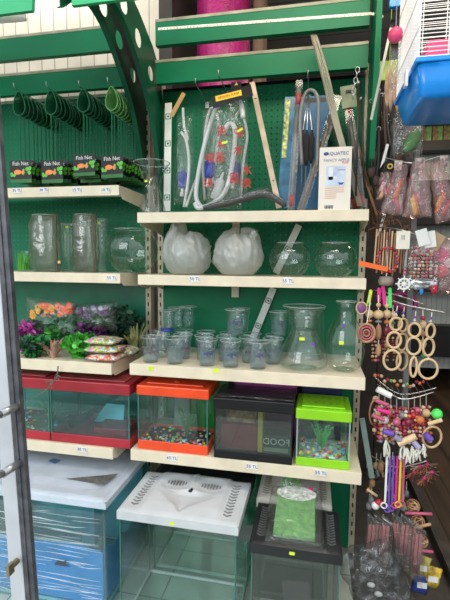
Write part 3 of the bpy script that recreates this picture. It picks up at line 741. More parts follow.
def water_plant(p, h, m_, lbl, n=14, seed=3, w=.05, lean=0, lw=.006):
    rnd = random.Random(seed); t = thing('aquarium_plant', lbl, 'plant', p); f = MB(); s_ = MB(); p = V(*p)
    for k in range(n):
        a = rnd.uniform(0, 6.28); hh = h * rnd.uniform(.5, 1); r = w * rnd.uniform(.3, 1)
        P_ = smoothpath([p, p + V(r * .35 * cos(a), r * .35 * sin(a), hh * .5), p + V(r * cos(a) + lean, r * sin(a), hh)], 5)
        s_.tube(P_, .0009, 4)
        for q in P_[2:]:
            for sd in (-1, 1):
                b = a + sd * 1.4 + rnd.uniform(-.5, .5); e = q + V(cos(b) * lw * 2, sin(b) * lw * 2, lw * 1.2); c_ = q.lerp(e, .5); nn = V(-sin(b), cos(b), .3) * lw * .45
                f.face([q, c_ + nn, e, c_ - nn])
    f.build('leaves', m_, t); s_.build('stem', m_, t); return t
# orange aquarium
def tank(name, lbl, x0, x1, y0, y1, z0, z1, lid, base, lh=.04, bh=.035, gm=TANKG, seam=None, cat='aquarium'):
    t = thing(name, lbl, cat, ((x0 + x1) / 2, (y0 + y1) / 2, z0))
    tank_glass(t, x0 + .003, x1 - .003, y0 + .003, y1 - .003, z0 + bh * .4, z1 - lh * .4, gm, seam)
    m = MB(); b = base
    m.box(x0, x1, y0, y0 + .006, z0, z0 + bh).box(x0, x1, y1 - .006, y1, z0, z0 + bh).box(x0, x0 + .006, y0 + .006, y1 - .006, z0, z0 + bh).box(x1 - .006, x1, y0 + .006, y1 - .006, z0, z0 + bh).box(x0 + .006, x1 - .006, y0 + .006, y1 - .006, z0, z0 + .012)
    m.build('base_frame', b, t, bevel=.002)
    l_ = MB().box(x0 - .004, x1 + .004, y0 - .004, y1 + .004, z1 - lh, z1).build('lid', lid, t, bevel=.005)
    return t, l_
zt = Z4 + .001
t, l_ = tank('small_aquarium', 'small aquarium with bright orange lid and base, left on the lower right shelf', .030, .355, -.425, -.225, zt, zt + .295, ORANGE, ORANGE, .045, .042)
zz = zt + .295; x0, x1, y0, y1 = .030, .355, -.425, -.225
m = MB().box(x0 + .03, x1 - .03, y0 + .03, y1 - .02, zz, zz + .006); m.build('lid_panel', ORANGE, l_, bevel=.003)
MB().lathe([(.001, .014), (.012, .013), (.016, .006)], ((x0 + x1) / 2, y0 + .07, zz), 16).build('lid_knob', mat('dark_orange_plastic', (.5, .06, .02), .4), l_, smooth=True)
m = MB()
for k in range(9): m.box(x0 + .06 + k * .024, x0 + .072 + k * .024, y1 - .055, y1 - .035, zz + .004, zz + .0068)
m.build('vent_slots', mat('dark_orange_vent', (.20, .03, .02), .5), l_)
MB().box(x0 + .115, x0 + .19, -.25, -.243, zt + .05, zt + .25).build('filter_plate', clear('frosted_filter_plate', (.6, .66, .66), 1.4, .3, body=.55, bodycol=(.5, .56, .56)), t)
pebbles(x0 + .010, x1 - .010, y0 + .012, y1 - .012, zt + .018, 90, 'black gravel with bright coloured pebbles inside the orange aquarium', .0075, BLACK, 5)
water_plant((x0 + .20, -.33, zt + .03), .15, mat('deep_green_plant', (.03, .28, .05), .5), 'dark green plastic plant inside the orange aquarium', 16, 8, .05)
# lime aquarium
x0, x1, y0, y1 = .735, .952, -.425, -.22
t, l_ = tank('small_aquarium', 'small aquarium with lime green lid and base at the right end of the shelf', x0, x1, y0, y1, zt, zt + .245, LIME, LIME, .045, .036, seam=mat('pale_glass_edge', (.3, .4, .38), .2))
zz = zt + .245
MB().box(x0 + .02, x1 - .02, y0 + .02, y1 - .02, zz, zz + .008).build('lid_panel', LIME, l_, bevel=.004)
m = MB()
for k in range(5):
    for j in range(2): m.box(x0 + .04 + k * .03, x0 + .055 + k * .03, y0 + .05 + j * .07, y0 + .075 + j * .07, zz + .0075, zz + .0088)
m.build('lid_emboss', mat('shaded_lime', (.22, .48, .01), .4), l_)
pebbles(x0 + .010, x1 - .010, y0 + .012, y1 - .012, zt + .022, 110, 'white gravel with red and green pebbles inside the lime aquarium', .009, mat('white_gravel', (.55, .68, .66), .8, bump=1, bscale=200), 9)
water_plant((x0 + .105, -.345, zt + .04), .12, mat('bright_green_plant', (.06, .62, .10), .4), 'bright green plastic plant inside the lime aquarium', 20, 4, .055, lw=.008)
# black aquarium
x0, x1, y0, y1 = .385, .720, -.435, -.225
SMOKE = clear('smoky_glass', (.72, .76, .74), 1.5, .02, gain=1.4)
t, l_ = tank('small_aquarium', 'small aquarium in black frame wrapped in shiny film, between the orange and lime ones', x0, x1, y0, y1, zt, zt + .268, BLACK, BLACK, .05, .035, gm=SMOKE, seam=BLACK)
m = MB(); pillow(m, ((x0 + x1) / 2, (y0 + y1) / 2, zt + .273), x1 - x0 + .01, y1 - y0, .014, 22, 12, .006, Rm(-pi / 2, 'X'), 3.3); m.build('film_wrap', FILM, l_, smooth=True)
# things stored behind and inside
t = thing('printed_box', 'red and brown printed box with yellow edge inside the black aquarium', 'box', (.5, -.30, zt + .02))
MB().box(.40, .565, -.36, -.26, zt + .015, zt + .125).build('box_body', mat('dark_red_card', (.28, .04, .05), .5), t, bevel=.001)
MB().box(.42, .555, -.33, -.27, zt + .126, zt + .212).build('box_insert', mat('brown_mottled_card', (.34, .22, .12), .6, var=.4, vscale=30), t)
MB().box(.567, .588, -.37, -.26, zt + .015, zt + .212).build('yellow_edge', mat('mustard_card', (.55, .50, .05), .5), t)
t = thing('food_reflection', 'dark green box with white mirrored lettering painted as a reflection in the black aquarium', 'box', (.65, -.33, zt + .02))
MB().box(.592, .708, -.37, -.26, zt + .015, zt + .095).build('box_body', mat('dark_green_reflection', (.02, .08, .06), .5), t, bevel=.001)  # box stands in for a reflection in the glass
o = text('lettering', 'FOOD', .042, CARD, (.648, -.3712, zt + .066), t); o.scale = (-1, 1, 1)  # mirrored lettering stands in for a reflection in the glass
MB().box(.592, .70, -.3712, -.3702, zt + .022, zt + .040).build('label_stripe', mat('pale_green_card', (.25, .4, .25), .5), t)
def cbox(name, lbl, x0, x1, y0, y1, z0, z1, m_):
    t = thing(name, lbl, 'box', ((x0 + x1) / 2, (y0 + y1) / 2, z0))
    MB().box(x0, x1, y0, y1, z0, z1 - .03).build('box_body', m_, t, bevel=.002)
    MB().box(x0 - .003, x1 + .003, y0 - .003, y1 + .003, z1 - .03, z1).build('box_lid', m_, t, bevel=.003)
    return t
cbox('purple_box', 'magenta purple box standing behind the black aquarium', .43, .725, -.20, -.05, zt, zt + .333, PURPLE)
cbox('green_box', 'bright green box standing behind the orange aquarium', .13, .40, -.20, -.05, zt, zt + .333, mat('mid_green_plastic', (.02, .30, .04), .4))
cbox('navy_box', 'dark navy box standing behind the lime aquarium', .75, .93, -.20, -.05, zt, zt + .31, NAVY)
# dark red aquariums
z0 = ZL4 + .001
xr0, xr1 = -.435, XL - .004
xr0 = at(51, 441, Z=z0).x; xr1 = at(131, 448, Z=z0).x
for i, (a, b, lb) in enumerate(((xr0 - .33, xr0 - .006, 'dark red lidded aquarium half hidden by the door post'), (xr0, xr1, 'dark red lidded aquarium right of the door, twig lying across its lid edge'))):
    t, l_ = tank('red_aquarium', lb, a, b, -.425, -.165, z0, z0 + .300, RED, RED, .052, .042, gm=TANKT)
    MB().box(a + .03, b - .03, -.40, -.20, z0 + .30, z0 + .306).build('lid_panel', mat('dusty_red_plastic', (.30, .05, .05), .5, var=.2), l_, bevel=.004)
    if i == 0: pebbles(a + .01, b - .01, -.41, -.18, z0 + .02, 60, 'mixed gravel inside the half hidden red aquarium', .007, mat('brown_gravel', (.2, .17, .1), .8, bump=1, bscale=150), 3)
    if i == 0: water_plant((b - .06, -.3, z0 + .03), .12, mat('olive_plant', (.10, .25, .05), .6), 'olive green plastic plant inside the half hidden red aquarium', 22, 9, .07, lw=.009)
MB_ = MB().box(xr0 + .17, xr0 + .34, -.33, -.21, z0 + .015, z0 + .045)
tag(MB_.build('red_tray', RED, bevel=.003, offs=(xr0 + .2, -.3, z0 + .015)), 'flat dark red tray lying inside the right dark red aquarium', 'tray')
tag(MB().prism([(xr0 + .02, z0 + .02), (xr0 + .04, z0 + .02), (xr0 + .20, z0 + .13), (xr0 + .16, z0 + .135), (xr0 + .02, z0 + .05)], 'Y', -.30, -.29).build('black_divider', BLACK, offs=(xr0, -.3, z0 + .02)), 'slanting black plastic divider inside the right dark red aquarium', 'divider')
tag(MB().prism([(xr0 + .10, z0 + .02), (xr0 + .26, z0 + .02), (xr0 + .27, z0 + .12), (xr0 + .17, z0 + .12)], 'Y', -.20, -.196).build('cyan_reflection', mat('painted_cyan_reflection', (.25, .62, .70), .3), offs=(xr0 + .1, -.2, z0 + .02)), 'pale cyan panel painting in a reflection inside the right dark red aquarium', 'sheet')  # pale cyan panel stands in for a reflection in the tank glass
# twig
t = thing('dry_twig', 'thin grey dry twig sticking out over the edge of the dark red aquarium', 'twig', at(60, 380, Y=-.47))
TW = mat('grey_bark', (.17, .14, .12), .9, bump=1, bscale=200); Y_ = -.47
P_ = [at(u, v, Y=Y_ + dy) for u, v, dy in ((26, 402, -.03), (38, 395, -.02), (46, 390, 0), (53, 383, 0), (57, 376, .0), (58, 366, .01))]
MB().tube(smoothpath(P_, 4), [.0012 + .0018 * min(1, k / 12) for k in range(21)], 6).build('main_stem', TW, t, smooth=True)
rnd = random.Random(2)
for k in range(16):
    a = P_[2].lerp(P_[4], rnd.random()); d = V(rnd.uniform(-1, 1), rnd.uniform(-.6, .2), rnd.uniform(-.7, .9)).normalized() * rnd.uniform(.012, .035)
    MB().tube(smoothpath([a, a + d * .5 + V(0, 0, .004), a + d], 3), .0016, 5).build('side_twig', TW, t, smooth=True)

# ================================================================ ARTIFICIAL PLANTS AND GRAVEL BAGS (left bay)
zp = ZL3 + .001
def bushy(name, lbl, p, n, spread, h, cols, lw=.016, ll=.035, kind='round', seed=1, flat=1.0, group='artificial plants on the left shelf'):
    rnd = random.Random(seed); t = thing(name, lbl, 'artificial plant', p, group); p = V(*p); f = MB(); s_ = MB()
    for k in range(n):
        a = rnd.uniform(0, 6.28); el = rnd.uniform(.15, 1.0); hh = h * rnd.uniform(.45, 1) ; r = spread * rnd.uniform(.2, 1)
        e = p + V(r * cos(a), r * sin(a) * flat, hh); b = p + V(.012 * cos(a), .012 * sin(a), 0)
        P_ = smoothpath([b, b.lerp(e, .5) + V(0, 0, .02), e], 4); s_.tube(P_, .0014, 4)
        f.mi = rnd.randrange(len(cols))
        if kind == 'blade':
            d = (e - b).normalized(); sd = d.cross(V(0, 0, 1)); sd = sd.normalized() if sd.length > .01 else V(1, 0, 0)
            for i in range(len(P_) - 1):
                w0 = lw * (1 - (i / (len(P_) - 1)) ** 1.5) * .5 + .0008; w1 = lw * (1 - ((i + 1) / (len(P_) - 1)) ** 1.5) * .5 + .0008
                f.face([P_[i] - sd * w0, P_[i] + sd * w0, P_[i + 1] + sd * w1, P_[i + 1] - sd * w1])
        else:
            for q in P_[1:]:
                for _ in range(2 if kind == 'round' else 3):
                    d = V(rnd.uniform(-1, 1), rnd.uniform(-1, .6), rnd.uniform(-.3, 1)).normalized(); sd = d.cross(V(rnd.uniform(-1, 1), rnd.uniform(-1, 1), rnd.uniform(-1, 1))).normalized()
                    L_ = ll * rnd.uniform(.6, 1.1); W_ = lw * .5
                    c_ = q + d * L_ * .5
                    f.face([q, q + d * L_ * .3 + sd * W_, q + d * L_ * .75 + sd * W_ * .8, q + d * L_, q + d * L_ * .75 - sd * W_ * .8, q + d * L_ * .3 - sd * W_])
    f.build('leaves', cols, t); s_.build('stems', cols[0], t); return t
GA = mat('fresh_green_leaf', (.07, .42, .04), .45, var=.2); GB = mat('mid_green_leaf', (.03, .25, .05), .5, var=.2); GC = mat('dark_leaf', (.02, .07, .04), .5, var=.3)
PU = mat('purple_leaf', (.22, .05, .20), .5, var=.2); PU2 = mat('dark_purple_leaf', (.09, .03, .12), .5, var=.2); PB = mat('pink_brown_leaf', (.50, .24, .20), .5, var=.2)
OL = mat('olive_striped_leaf', (.30, .30, .10), .5, var=.3); MG = mat('magenta_leaf', (.50, .06, .36), .5, var=.15)
def pp(u, v, Y): q = at(u, v, Y=Y); return (q.x, Y, zp)
bushy('artificial_plant', 'bright green leafy artificial plant at the middle front of the left shelf', pp(79, 350, -.36), 46, .085, .105, [GA, GA, GB], .020, .032, 'round', 3)
bushy('artificial_plant', 'mid green leafy artificial plant behind the pink-brown one', pp(50, 345, -.26), 36, .09, .12, [GB, GA], .018, .03, 'round', 4)
bushy('artificial_plant', 'pink-brown spiky artificial plant at the front of the left shelf', pp(53, 352, -.385), 34, .075, .085, [PB, PB, mat('pale_brown_leaf', (.55, .38, .30), .5)], .012, .04, 'blade', 5)
bushy('artificial_plant', 'magenta leafy artificial plant beside the door post', pp(28, 340, -.33), 30, .06, .15, [MG, PU], .016, .03, 'frond', 6)
bushy('artificial_plant', 'dark grey-green artificial plant low beside the door post', pp(32, 350, -.40), 34, .07, .09, [GC, GB], .014, .04, 'frond', 16)
bushy('artificial_plant', 'purple feathery artificial plant behind the gravel bags', pp(92, 340, -.22), 44, .11, .16, [PU, PU2, PU2], .012, .035, 'frond', 7)
bushy('artificial_plant', 'dark spiky artificial plant in the rear right corner of the shelf', pp(122, 340, -.14), 30, .11, .22, [GC, GC, GC], .020, .05, 'frond', 8)
bushy('artificial_plant', 'olive striped spiky artificial plant at the right end of the shelf', pp(135, 345, -.22), 26, .08, .17, [OL, GC, OL], .022, .05, 'blade', 9)
# bagged flowers lying on the plants
def flowerbag(lbl, u, v, Y, w_, h_, cols, seed, nf, rz=0):
    c = at(u, v, Y=Y); t = thing('bagged_flower_plant', lbl, 'artificial plant', (c.x, c.y, c.z - h_ / 2), 'bagged flower plants')
    rnd = random.Random(seed); f = MB()
    for k in range(nf):
        q = c + V(rnd.uniform(-.42, .42) * w_, rnd.uniform(-.02, .02), rnd.uniform(.0, .40) * h_)
        f.mi = rnd.randrange(len(cols)); R_ = rnd.uniform(.014, .024)
        for lay in range(2):
            for i in range(7):
                a = i * 2 * pi / 7 + lay * .4; r0 = R_ * (1 - .35 * lay); d = V(cos(a), -.35 - .5 * lay, sin(a)).normalized(); sd = V(-sin(a), 0, cos(a))
                f.face([q, q + d * r0 * .6 + sd * r0 * .38, q + d * r0, q + d * r0 * .6 - sd * r0 * .38])
        f.ball(q + V(0, -.004, 0), R_ * .3, 1)
    f.build('blossoms', cols, t)
    g = MB()
    for k in range(nf * 2):
        q = c + V(rnd.uniform(-.45, .45) * w_, rnd.uniform(-.005, .03), rnd.uniform(-.42, .25) * h_); d = V(rnd.uniform(-1, 1), 0, rnd.uniform(-.5, 1)).normalized() * .03; sd = V(-d.z, .1, d.x) * .3
        g.face([q, q + d * .5 + sd, q + d, q + d * .5 - sd])
    g.build('leaves', GB, t)
    m = MB(); pillow(m, c, w_ * 1.12, h_ * 1.15, .07, 18, 12, .008, Rm(rz, 'Y'), seed); m.build('clear_bag', FILM, t, smooth=True)
OF = mat('orange_petals', (.90, .14, .03), .5); YF = mat('yellow_petals', (.85, .42, .03), .5); LV = mat('lilac_petals', (.36, .28, .48), .5); LW = mat('pale_lilac_petals', (.5, .45, .6), .5)
flowerbag('orange and yellow artificial flowers in a clear bag on top of the plants', 51, 316, -.30, .25, .145, [OF, OF, OF, YF], 21, 30, .05)
flowerbag('lilac artificial flowers in a crumpled clear bag under the upper shelf', 93, 317, -.26, .22, .12, [LV, LW, PU2, PU2], 33, 20, -.1)
# gravel bags
k = 0
GB_ = mat('green_mix', (.1, .4, .1), .5)
for (u, v, Y, w_, h_, gm, lb) in ((106, 356, -.385, .155, .032, GRAVR, 'flat bag of red and white gravel at the bottom of the stack'), (105, 349, -.375, .165, .034, GRAV, 'flat bag of rainbow gravel in the middle of the stack'), (104, 342, -.360, .150, .034, GRAV, 'flat bag of rainbow gravel on top of the stack'), (124, 348, -.27, .13, .045, GRAV, 'bag of brownish rainbow gravel lying behind the gravel stack')):
    c = at(u, v, Y=Y); c.z = zp + (.019, .054, .089, .026)[k]; c.y = Y
    t = thing('gravel_bag', lb, 'gravel bag', (c.x, c.y, c.z - h_ / 2), 'gravel bags on the left shelf')
    m = MB(); pillow(m, c, w_, .11, h_, 16, 12, .003, Rm(-pi / 2, 'X'), k * 3.3); m.build('gravel_fill', gm, t, smooth=True)
    m = MB(); pillow(m, c, w_ + .014, .124, h_ + .003, 16, 12, .003, Rm(-pi / 2, 'X'), k * 3.3 + 1); m.build('clear_bag', SLEEVE, t, smooth=True)
    k += 1

# ================================================================ FLOOR AQUARIUMS
# white-lidded
def lidwhite(u, v):
    x = u * 2 - 1; y = v
    z = 0.0
    edge = min(1 - abs(x), y, 1 - y)
    z += .006 * min(1, edge / .05)
    side = max(0, min(1, (abs(x) - .62) / .06)); mid = 1 - side
    z += .010 * mid * min(1, max(0, (y - .03) / .2)) * (1 - abs(x) * .2)
    # two shallow scoops behind, ridge between
    for cx in (-.30, .34):
        d = ((x - cx) / .27) ** 2 + ((y - .72) / .22) ** 2
        if d < 1: z -= .010 * (1 - d) ** .8
    # V shaped feeding hollow
    vv = y - .58 + 0.0
    tri = max(0, 1 - abs(x) / max(.02, (.62 - .0) * max(0, min(1, (y - .12) / .42)))) if .12 < y < .56 else 0
    z -= .012 * min(1, tri * 1.3) * min(1, (.56 - y) / .10 + .25)
    z += .006 * max(0, 1 - abs(x) / .05) * (1 if y > .55 else 0)
    return z
wx0, wx1, wy0, wy1, wz = .047, .530, -.662, -.342, .500
def bigtank(name, lbl, x0, x1, y0, y1, ztop, lidm, rim, fn, vents, gm=TANKG, edge=EDGE, wrap=None, lidover=.006, bed=True):
    t = thing(name, lbl, 'aquarium', ((x0 + x1) / 2, (y0 + y1) / 2, .001))
    tank_glass(t, x0 + .004, x1 - .004, y0 + .004, y1 - .004, .006, ztop - rim + .01, gm, edge)
    MB().box(x0 + .004, x1 - .004, y0 + .004, y1 - .004, .001, .006).build('bottom_pane', gm, t)
    m = MB()
    for a, b, c_, d in ((x0 + .01, x1 - .01, y1 - .016, y1 - .010), (x0 + .01, x1 - .01, y0 + .010, y0 + .016), (x0 + .010, x0 + .016, y0 + .016, y1 - .016), (x1 - .016, x1 - .010, y0 + .016, y1 - .016)): m.box(a, b, c_, d, .006, .018)
    m.build('silicone_bead', mat('pale_silicone', (.62, .68, .68), .4), t)
    lm = MB(); o = lidover
    lm.box(x0 - o, x1 + o, y0 - o, y0 - o + .004, ztop - rim, ztop - .002).box(x0 - o, x1 + o, y1 + o - .004, y1 + o, ztop - rim, ztop - .002).box(x0 - o, x0 - o + .004, y0 - o + .004, y1 + o - .004, ztop - rim, ztop - .002).box(x1 + o - .004, x1 + o, y0 - o + .004, y1 + o - .004, ztop - rim, ztop - .002)
    heightgrid(lm, x0 - o, x1 + o, y0 - o, y1 + o, lambda a, b: ztop - .002 + fn(a, b), 72, 48)
    l_ = lm.build('lid', lidm, t, smooth=False, solid=0)
    for p in l_.data.polygons: p.use_smooth = True
    try: l_.data.set_sharp_from_angle(angle=.7)
    except Exception: pass
    if vents: vents(l_, x0, x1, y0, y1, ztop)
    return t, l_
def chev(l_, x0, x1, y0, y1, zt_, m_, n=11, zoff=.009, back=True, dx=.055):
    m = MB(); W_ = x1 - x0; D = y1 - y0
    for sx, xx in ((1, x0 + W_ * .10), (-1, x1 - W_ * .10)):
        for k in range(n):
            y = y0 + D * (.13 + .76 * k / n)
            for j in (-1, 1):
                a = V(xx, y, zt_ + zoff - .003); b = V(xx + j * .016, y + .010 * (1), zt_ + zoff - .003)
                m.bar(a, b, .0045, .004)
    if back:
        for cx in (.35, .67):
            for k in range(7):
                x = x0 + W_ * (cx - .085 + .028 * k); h = .007 + .011 * sin(pi * (k + .5) / 7)
                m.box(x, x + .0035, y0 + D * .74 - h, y0 + D * .74 + h, zt_ + .002, zt_ + .0125)
    return m.build('vent_slots', m_, l_)
t, l_ = bigtank('floor_aquarium', 'large glass floor aquarium with moulded grey-white plastic lid and yellow sticker', wx0, wx1, wy0, wy1, wz, LIDW, .036, lidwhite,
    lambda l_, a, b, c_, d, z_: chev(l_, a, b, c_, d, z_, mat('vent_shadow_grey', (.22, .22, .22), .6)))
MB().lathe([(.001, .012), (.010, .011), (.013, .004), (.013, -.004)], ((wx0 + wx1) / 2 + .005, wy0 + .185, wz + .006), 16).build('lid_knob', BLACK, l_, smooth=True)
sticker(t, 172, 523.5, wy0 - .0065, STICK, .020, .012)
fq = [at(u, v, Y=-.45) for u, v in ((233, 526), (259, 526), (258, 536), (250, 541), (240, 544), (236, 538))]
tag(MB().prism([(q.x, q.z) for q in fq], 'Y', -.45, -.446).build('grey_filter_flap', mat('grey_plastic_flap', (.16, .165, .16), .5), offs=fq[0]), 'torn grey piece hanging inside the white-lidded floor aquarium', 'filter part')
# black-lidded
def lidflat(u, v):
    e = min(u, 1 - u, v, 1 - v); x = abs(u * 2 - 1)
    return .006 * min(1, e / .05) + (.006 if x < .66 else .006 * max(0, (.72 - x) / .06)) * min(1, v / .12) * (1 if v < .93 else .4)
bx0, bx1, by0, by1, bz = .585, .912, -.668, -.404, .450
t, l_ = bigtank('floor_aquarium', 'glass floor aquarium with black plastic lid under the green sponge mat', bx0, bx1, by0, by1, bz, LIDB, .040, lidflat,
    lambda l_, a, b, c_, d, z_: chev(l_, a, b, c_, d, z_, mat('vent_grey', (.10, .10, .10), .5), 12, .009, False), gm=clear('greyish_tank_glass', (.80, .82, .80), 1.45, .02, body=.05, bodycol=(.5, .5, .48)))
sticker(t, 292, 553.5, by0 - .0065, STICK, .020, .012)
tag(MB().prism([(.70, .26), (.80, .27), (.81, .20), (.845, .17), (.82, .14), (.76, .10), (.71, .12)], 'Y', -.60, -.594).build('grey_cardboard_piece', mat('dark_grey_card', (.12, .12, .12), .7), offs=(.76, -.6, .1)), 'torn dark grey piece standing inside the black-lidded floor aquarium', 'card')
# cream-lidded, behind the black one
t, l_ = bigtank('floor_aquarium', 'glass floor aquarium with cream lid behind the black-lidded one', .575, .885, -.385, -.13, .462, LIDC, .040, lidflat,
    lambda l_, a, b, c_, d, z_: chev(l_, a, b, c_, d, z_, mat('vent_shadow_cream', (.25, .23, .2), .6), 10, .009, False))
# black-lidded tank behind the white one
t, l_ = bigtank('floor_aquarium', 'glass floor aquarium with black lid hidden behind the white-lidded one', .06, .53, -.325, -.04, .47, LIDB, .040, lidflat, None)
# green sponge mat bag on the black lid
zb = bz + .012
t = thing('sponge_mat_pack', 'green sponge mat in a clear bag with white oval label on the black lid', 'sponge mat', (.74, -.52, zb))
T_ = Matrix.Translation(V(.742, -.525, zb + .030)) @ Rm(.22, 'X')
MB().box(-.078, .078, -.115, .085, -.010, .012, T_).build('sponge_mat', mat('green_sponge', (.16, .36, .13), .9, bump=1, bscale=120, var=.12, vscale=40), t, bevel=.004)
m = MB(); g_ = [((.082 if abs(cos(a)) > 0 else .08) * cos(a) * 1.0, .040 * sin(a)) for a in [2 * pi * k / 32 for k in range(32)]]
m2 = MB(); n0 = 0
vs = [T_ @ V(x, y + .098, .0165) for x, y in g_]; vb = [T_ @ V(x, y + .098, .0140) for x, y in g_]
m2.bm.faces.new([m2.bm.verts.new(q) for q in vs]); m2.bm.faces.new([m2.bm.verts.new(q) for q in vb][::-1])
m2.build('oval_label', mat('printed_white_label', (.62, .66, .60), .6, var=.25, vscale=60), t)
m = MB(); pillow(m, (.742, -.535, zb + .034), .215, .29, .044, 16, 20, .007, Rm(-pi / 2 + .22, 'X'), 6.1); m.build('clear_bag', FILM, t, smooth=True)
t = thing('plant_bag', 'crinkled clear bag with green plant and red flower behind the sponge mat', 'bag', (.74, -.33, .48))
m = MB(); pillow(m, (.735, -.36, .52), .22, .11, .10, 16, 12, .012, None, 9.4); m.build('clear_bag', FILM, t, smooth=True)
m = MB()
for k in range(30):
    q = V(.71 + random.uniform(-.03, .03), -.36 + random.uniform(-.02, .02), .50 + random.random() * .05); d = V(random.uniform(-1, 1), random.uniform(-.4, .2), random.uniform(0, 1)).normalized() * .022; s_ = V(-d.z, 0, d.x) * .3
    m.face([q, q + d * .5 + s_, q + d, q + d * .5 - s_])
m.build('leaves', GA, t)
m = MB()
for k in range(12):
    a = k * 2 * pi / 6; d = V(cos(a), -.4, sin(a)) * .014; s_ = V(-sin(a), 0, cos(a)) * .006; q = V(.80, -.40, .535)
    m.face([q, q + d * .6 + s_, q + d, q + d * .6 - s_])
m.ball((.80, -.40, .535), .008, 1); m.build('red_blossom', HOT, t)

# big wrapped tank at the left
lx0, lx1, ly0, ly1, lz = -.90, -.035, -.625, -.155, .505
def lidL(u, v):
    e = min(u, 1 - u, v, 1 - v); z = .008 * min(1, e / .03)
    x = u * 2 - 1
    z += .010 * max(0, min(1, (.80 - abs(x)) / .06)) * min(1, max(0, (v - .12) / .1)) * min(1, max(0, (.95 - v) / .05))
    return z
t, l_ = bigtank('wrapped_aquarium', 'big floor aquarium in stretch film with pale lid and bright blue lower half', lx0, lx1, ly0, ly1, lz, LIDL, .030, lidL, None, lidover=.012, gm=TANKT)
zz = lz + .0175
Yp = lambda u, v: at(u, v, Z=lz + .017)
m = MB(); tri = [Yp(66, 479), Yp(118, 474), Yp(104, 485)]; m.face([q + V(0, 0, .0012) for q in tri]); m.build('dark_lid_window', mat('dark_grey_triangle', (.10, .095, .085), .4, var=.3, vscale=40), l_, solid=.001)
m = MB(); m.face([Yp(48, 461.5) + V(0, 0, .002), Yp(54, 458.5) + V(0, 0, .002), Yp(61, 461) + V(0, 0, .002), Yp(55, 464) + V(0, 0, .002)]); m.build('blue_label', mat('blue_label_print', (.03, .17, .38), .4), l_, solid=.001)
q = Yp(62.5, 453.5); MB().box(q.x - .006, q.x + .006, q.y - .006, q.y + .006, q.z, q.z + .002).build('yellow_dot', STICK, l_)
# blue packing sheet inside the glass: lower half
m = MB(); NX = 40; top = []
SB = mat('blue_packing_sheet', (.035, .30, .72), .35, var=.10, vscale=7)
def topz(s): return .300 + .035 * noise.noise(V(s * 3, 1, 0)) - .04 * s
x0_, x1_ = lx0 + .022, lx1 - .022; pts = []
for k in range(NX + 1): pts.append((x0_ + (x1_ - x0_) * k / NX, ly0 + .02, topz(k / NX)))
for k in range(1, 21): pts.append((x1_, ly0 + .02 + (ly1 - ly0 - .04) * k / 20, topz(1) - .08 * k / 20 + .01 * sin(k)))
for a, b in zip(pts, pts[1:]): m.face([(a[0], a[1], .02), (b[0], b[1], .02), b, a])
m.build('blue_packing_sheet', SB, t, solid=.001)
MB().box(lx0 + .02, lx1 - .02, ly1 - .025, ly1 - .022, .02, .455).build('added_back_sheet', mat('painted_teal_light', (.30, .58, .60), .4, var=.08), t)  # added sheet: paints in the pale light seen through the glass
MB().box(lx0 + .05, lx0 + .20, ly1 - .15, ly1 - .05, .012, .47).build('inner_filter_column', mat('dark_grey_filter', (.05, .06, .06), .5), t)
MB().box(-.36, -.29, ly1 - .10, ly1 - .05, .02, .45).build('inner_overflow', mat('pale_blue_overflow', (.30, .5, .58), .4), t)
# stretch film
f_ = MB(); zf0, zf1 = .02, lz - .02
W_ = MB(); NXs, NZs = 60, 30
def wall(pt):
    G = [[W_.bm.verts.new(pt(i / NXs, j / NZs)) for i in range(NXs + 1)] for j in range(NZs + 1)]
    for j in range(NZs):
        for i in range(NXs): W_.bm.faces.new((G[j][i], G[j][i + 1], G[j + 1][i + 1], G[j + 1][i]))
wall(lambda a, b: V(lx0 + (lx1 - lx0 + .01) * a, ly0 - .010 + .003 * noise.noise(V(a * 2.5, b * 22, 3)), .01 + (lz - .06) * b))
wall(lambda a, b: V(lx1 + .008 + .003 * noise.noise(V(a * 2.5, b * 22, 9)), ly0 - .010 + (ly1 - ly0 + .02) * a, .01 + (lz - .06) * b))
W_.build('stretch_film', WRAPB, t, smooth=True)
sm = MB(); rnd = random.Random(6)
for k in range(95):
    z_ = rnd.uniform(.05, .44); a = rnd.uniform(lx0, lx1 - .1); L_ = rnd.uniform(.06, .30); b = min(a + L_, lx1 - .01)
    sl = rnd.uniform(-.01, .01); P_ = [V(a, ly0 - .0145, z_), V((a + b) / 2, ly0 - .0150, z_ + sl * .3), V(b, ly0 - .0145, z_ + sl)]
    sm.tube(P_, [.0003, rnd.uniform(.0005, .0011), .0003], 4)
sm.build('film_creases', mat('film_crease', (.80, .88, .92), .25), t)
q = at(60, 563, Y=ly0 - .016)
m = MB(); m.prism([(q.x - .03, q.z - .012), (q.x + .045, q.z - .012), (q.x + .028, q.z), (q.x + .03, q.z + .016), (q.x + .01, q.z + .006), (q.x - .01, q.z + .012)], 'Y', q.y, q.y + .002); m.build('dark_tape_scrap', mat('dark_tape', (.06, .07, .09), .5), t)
# film over the lid
m = MB(); heightgrid(m, lx0 - .01, lx1 + .013, ly0 - .012, ly1 + .012, lambda a, b: lz + .021 + .004 * noise.noise(V(a * 14 + b * 8, b * 3, 2)) , 60, 30); m.build('lid_film', clear('thin_lid_film', (.93, .94, .95), 1.4, .15, body=.08, bump=.8, bscale=14), t, smooth=True)

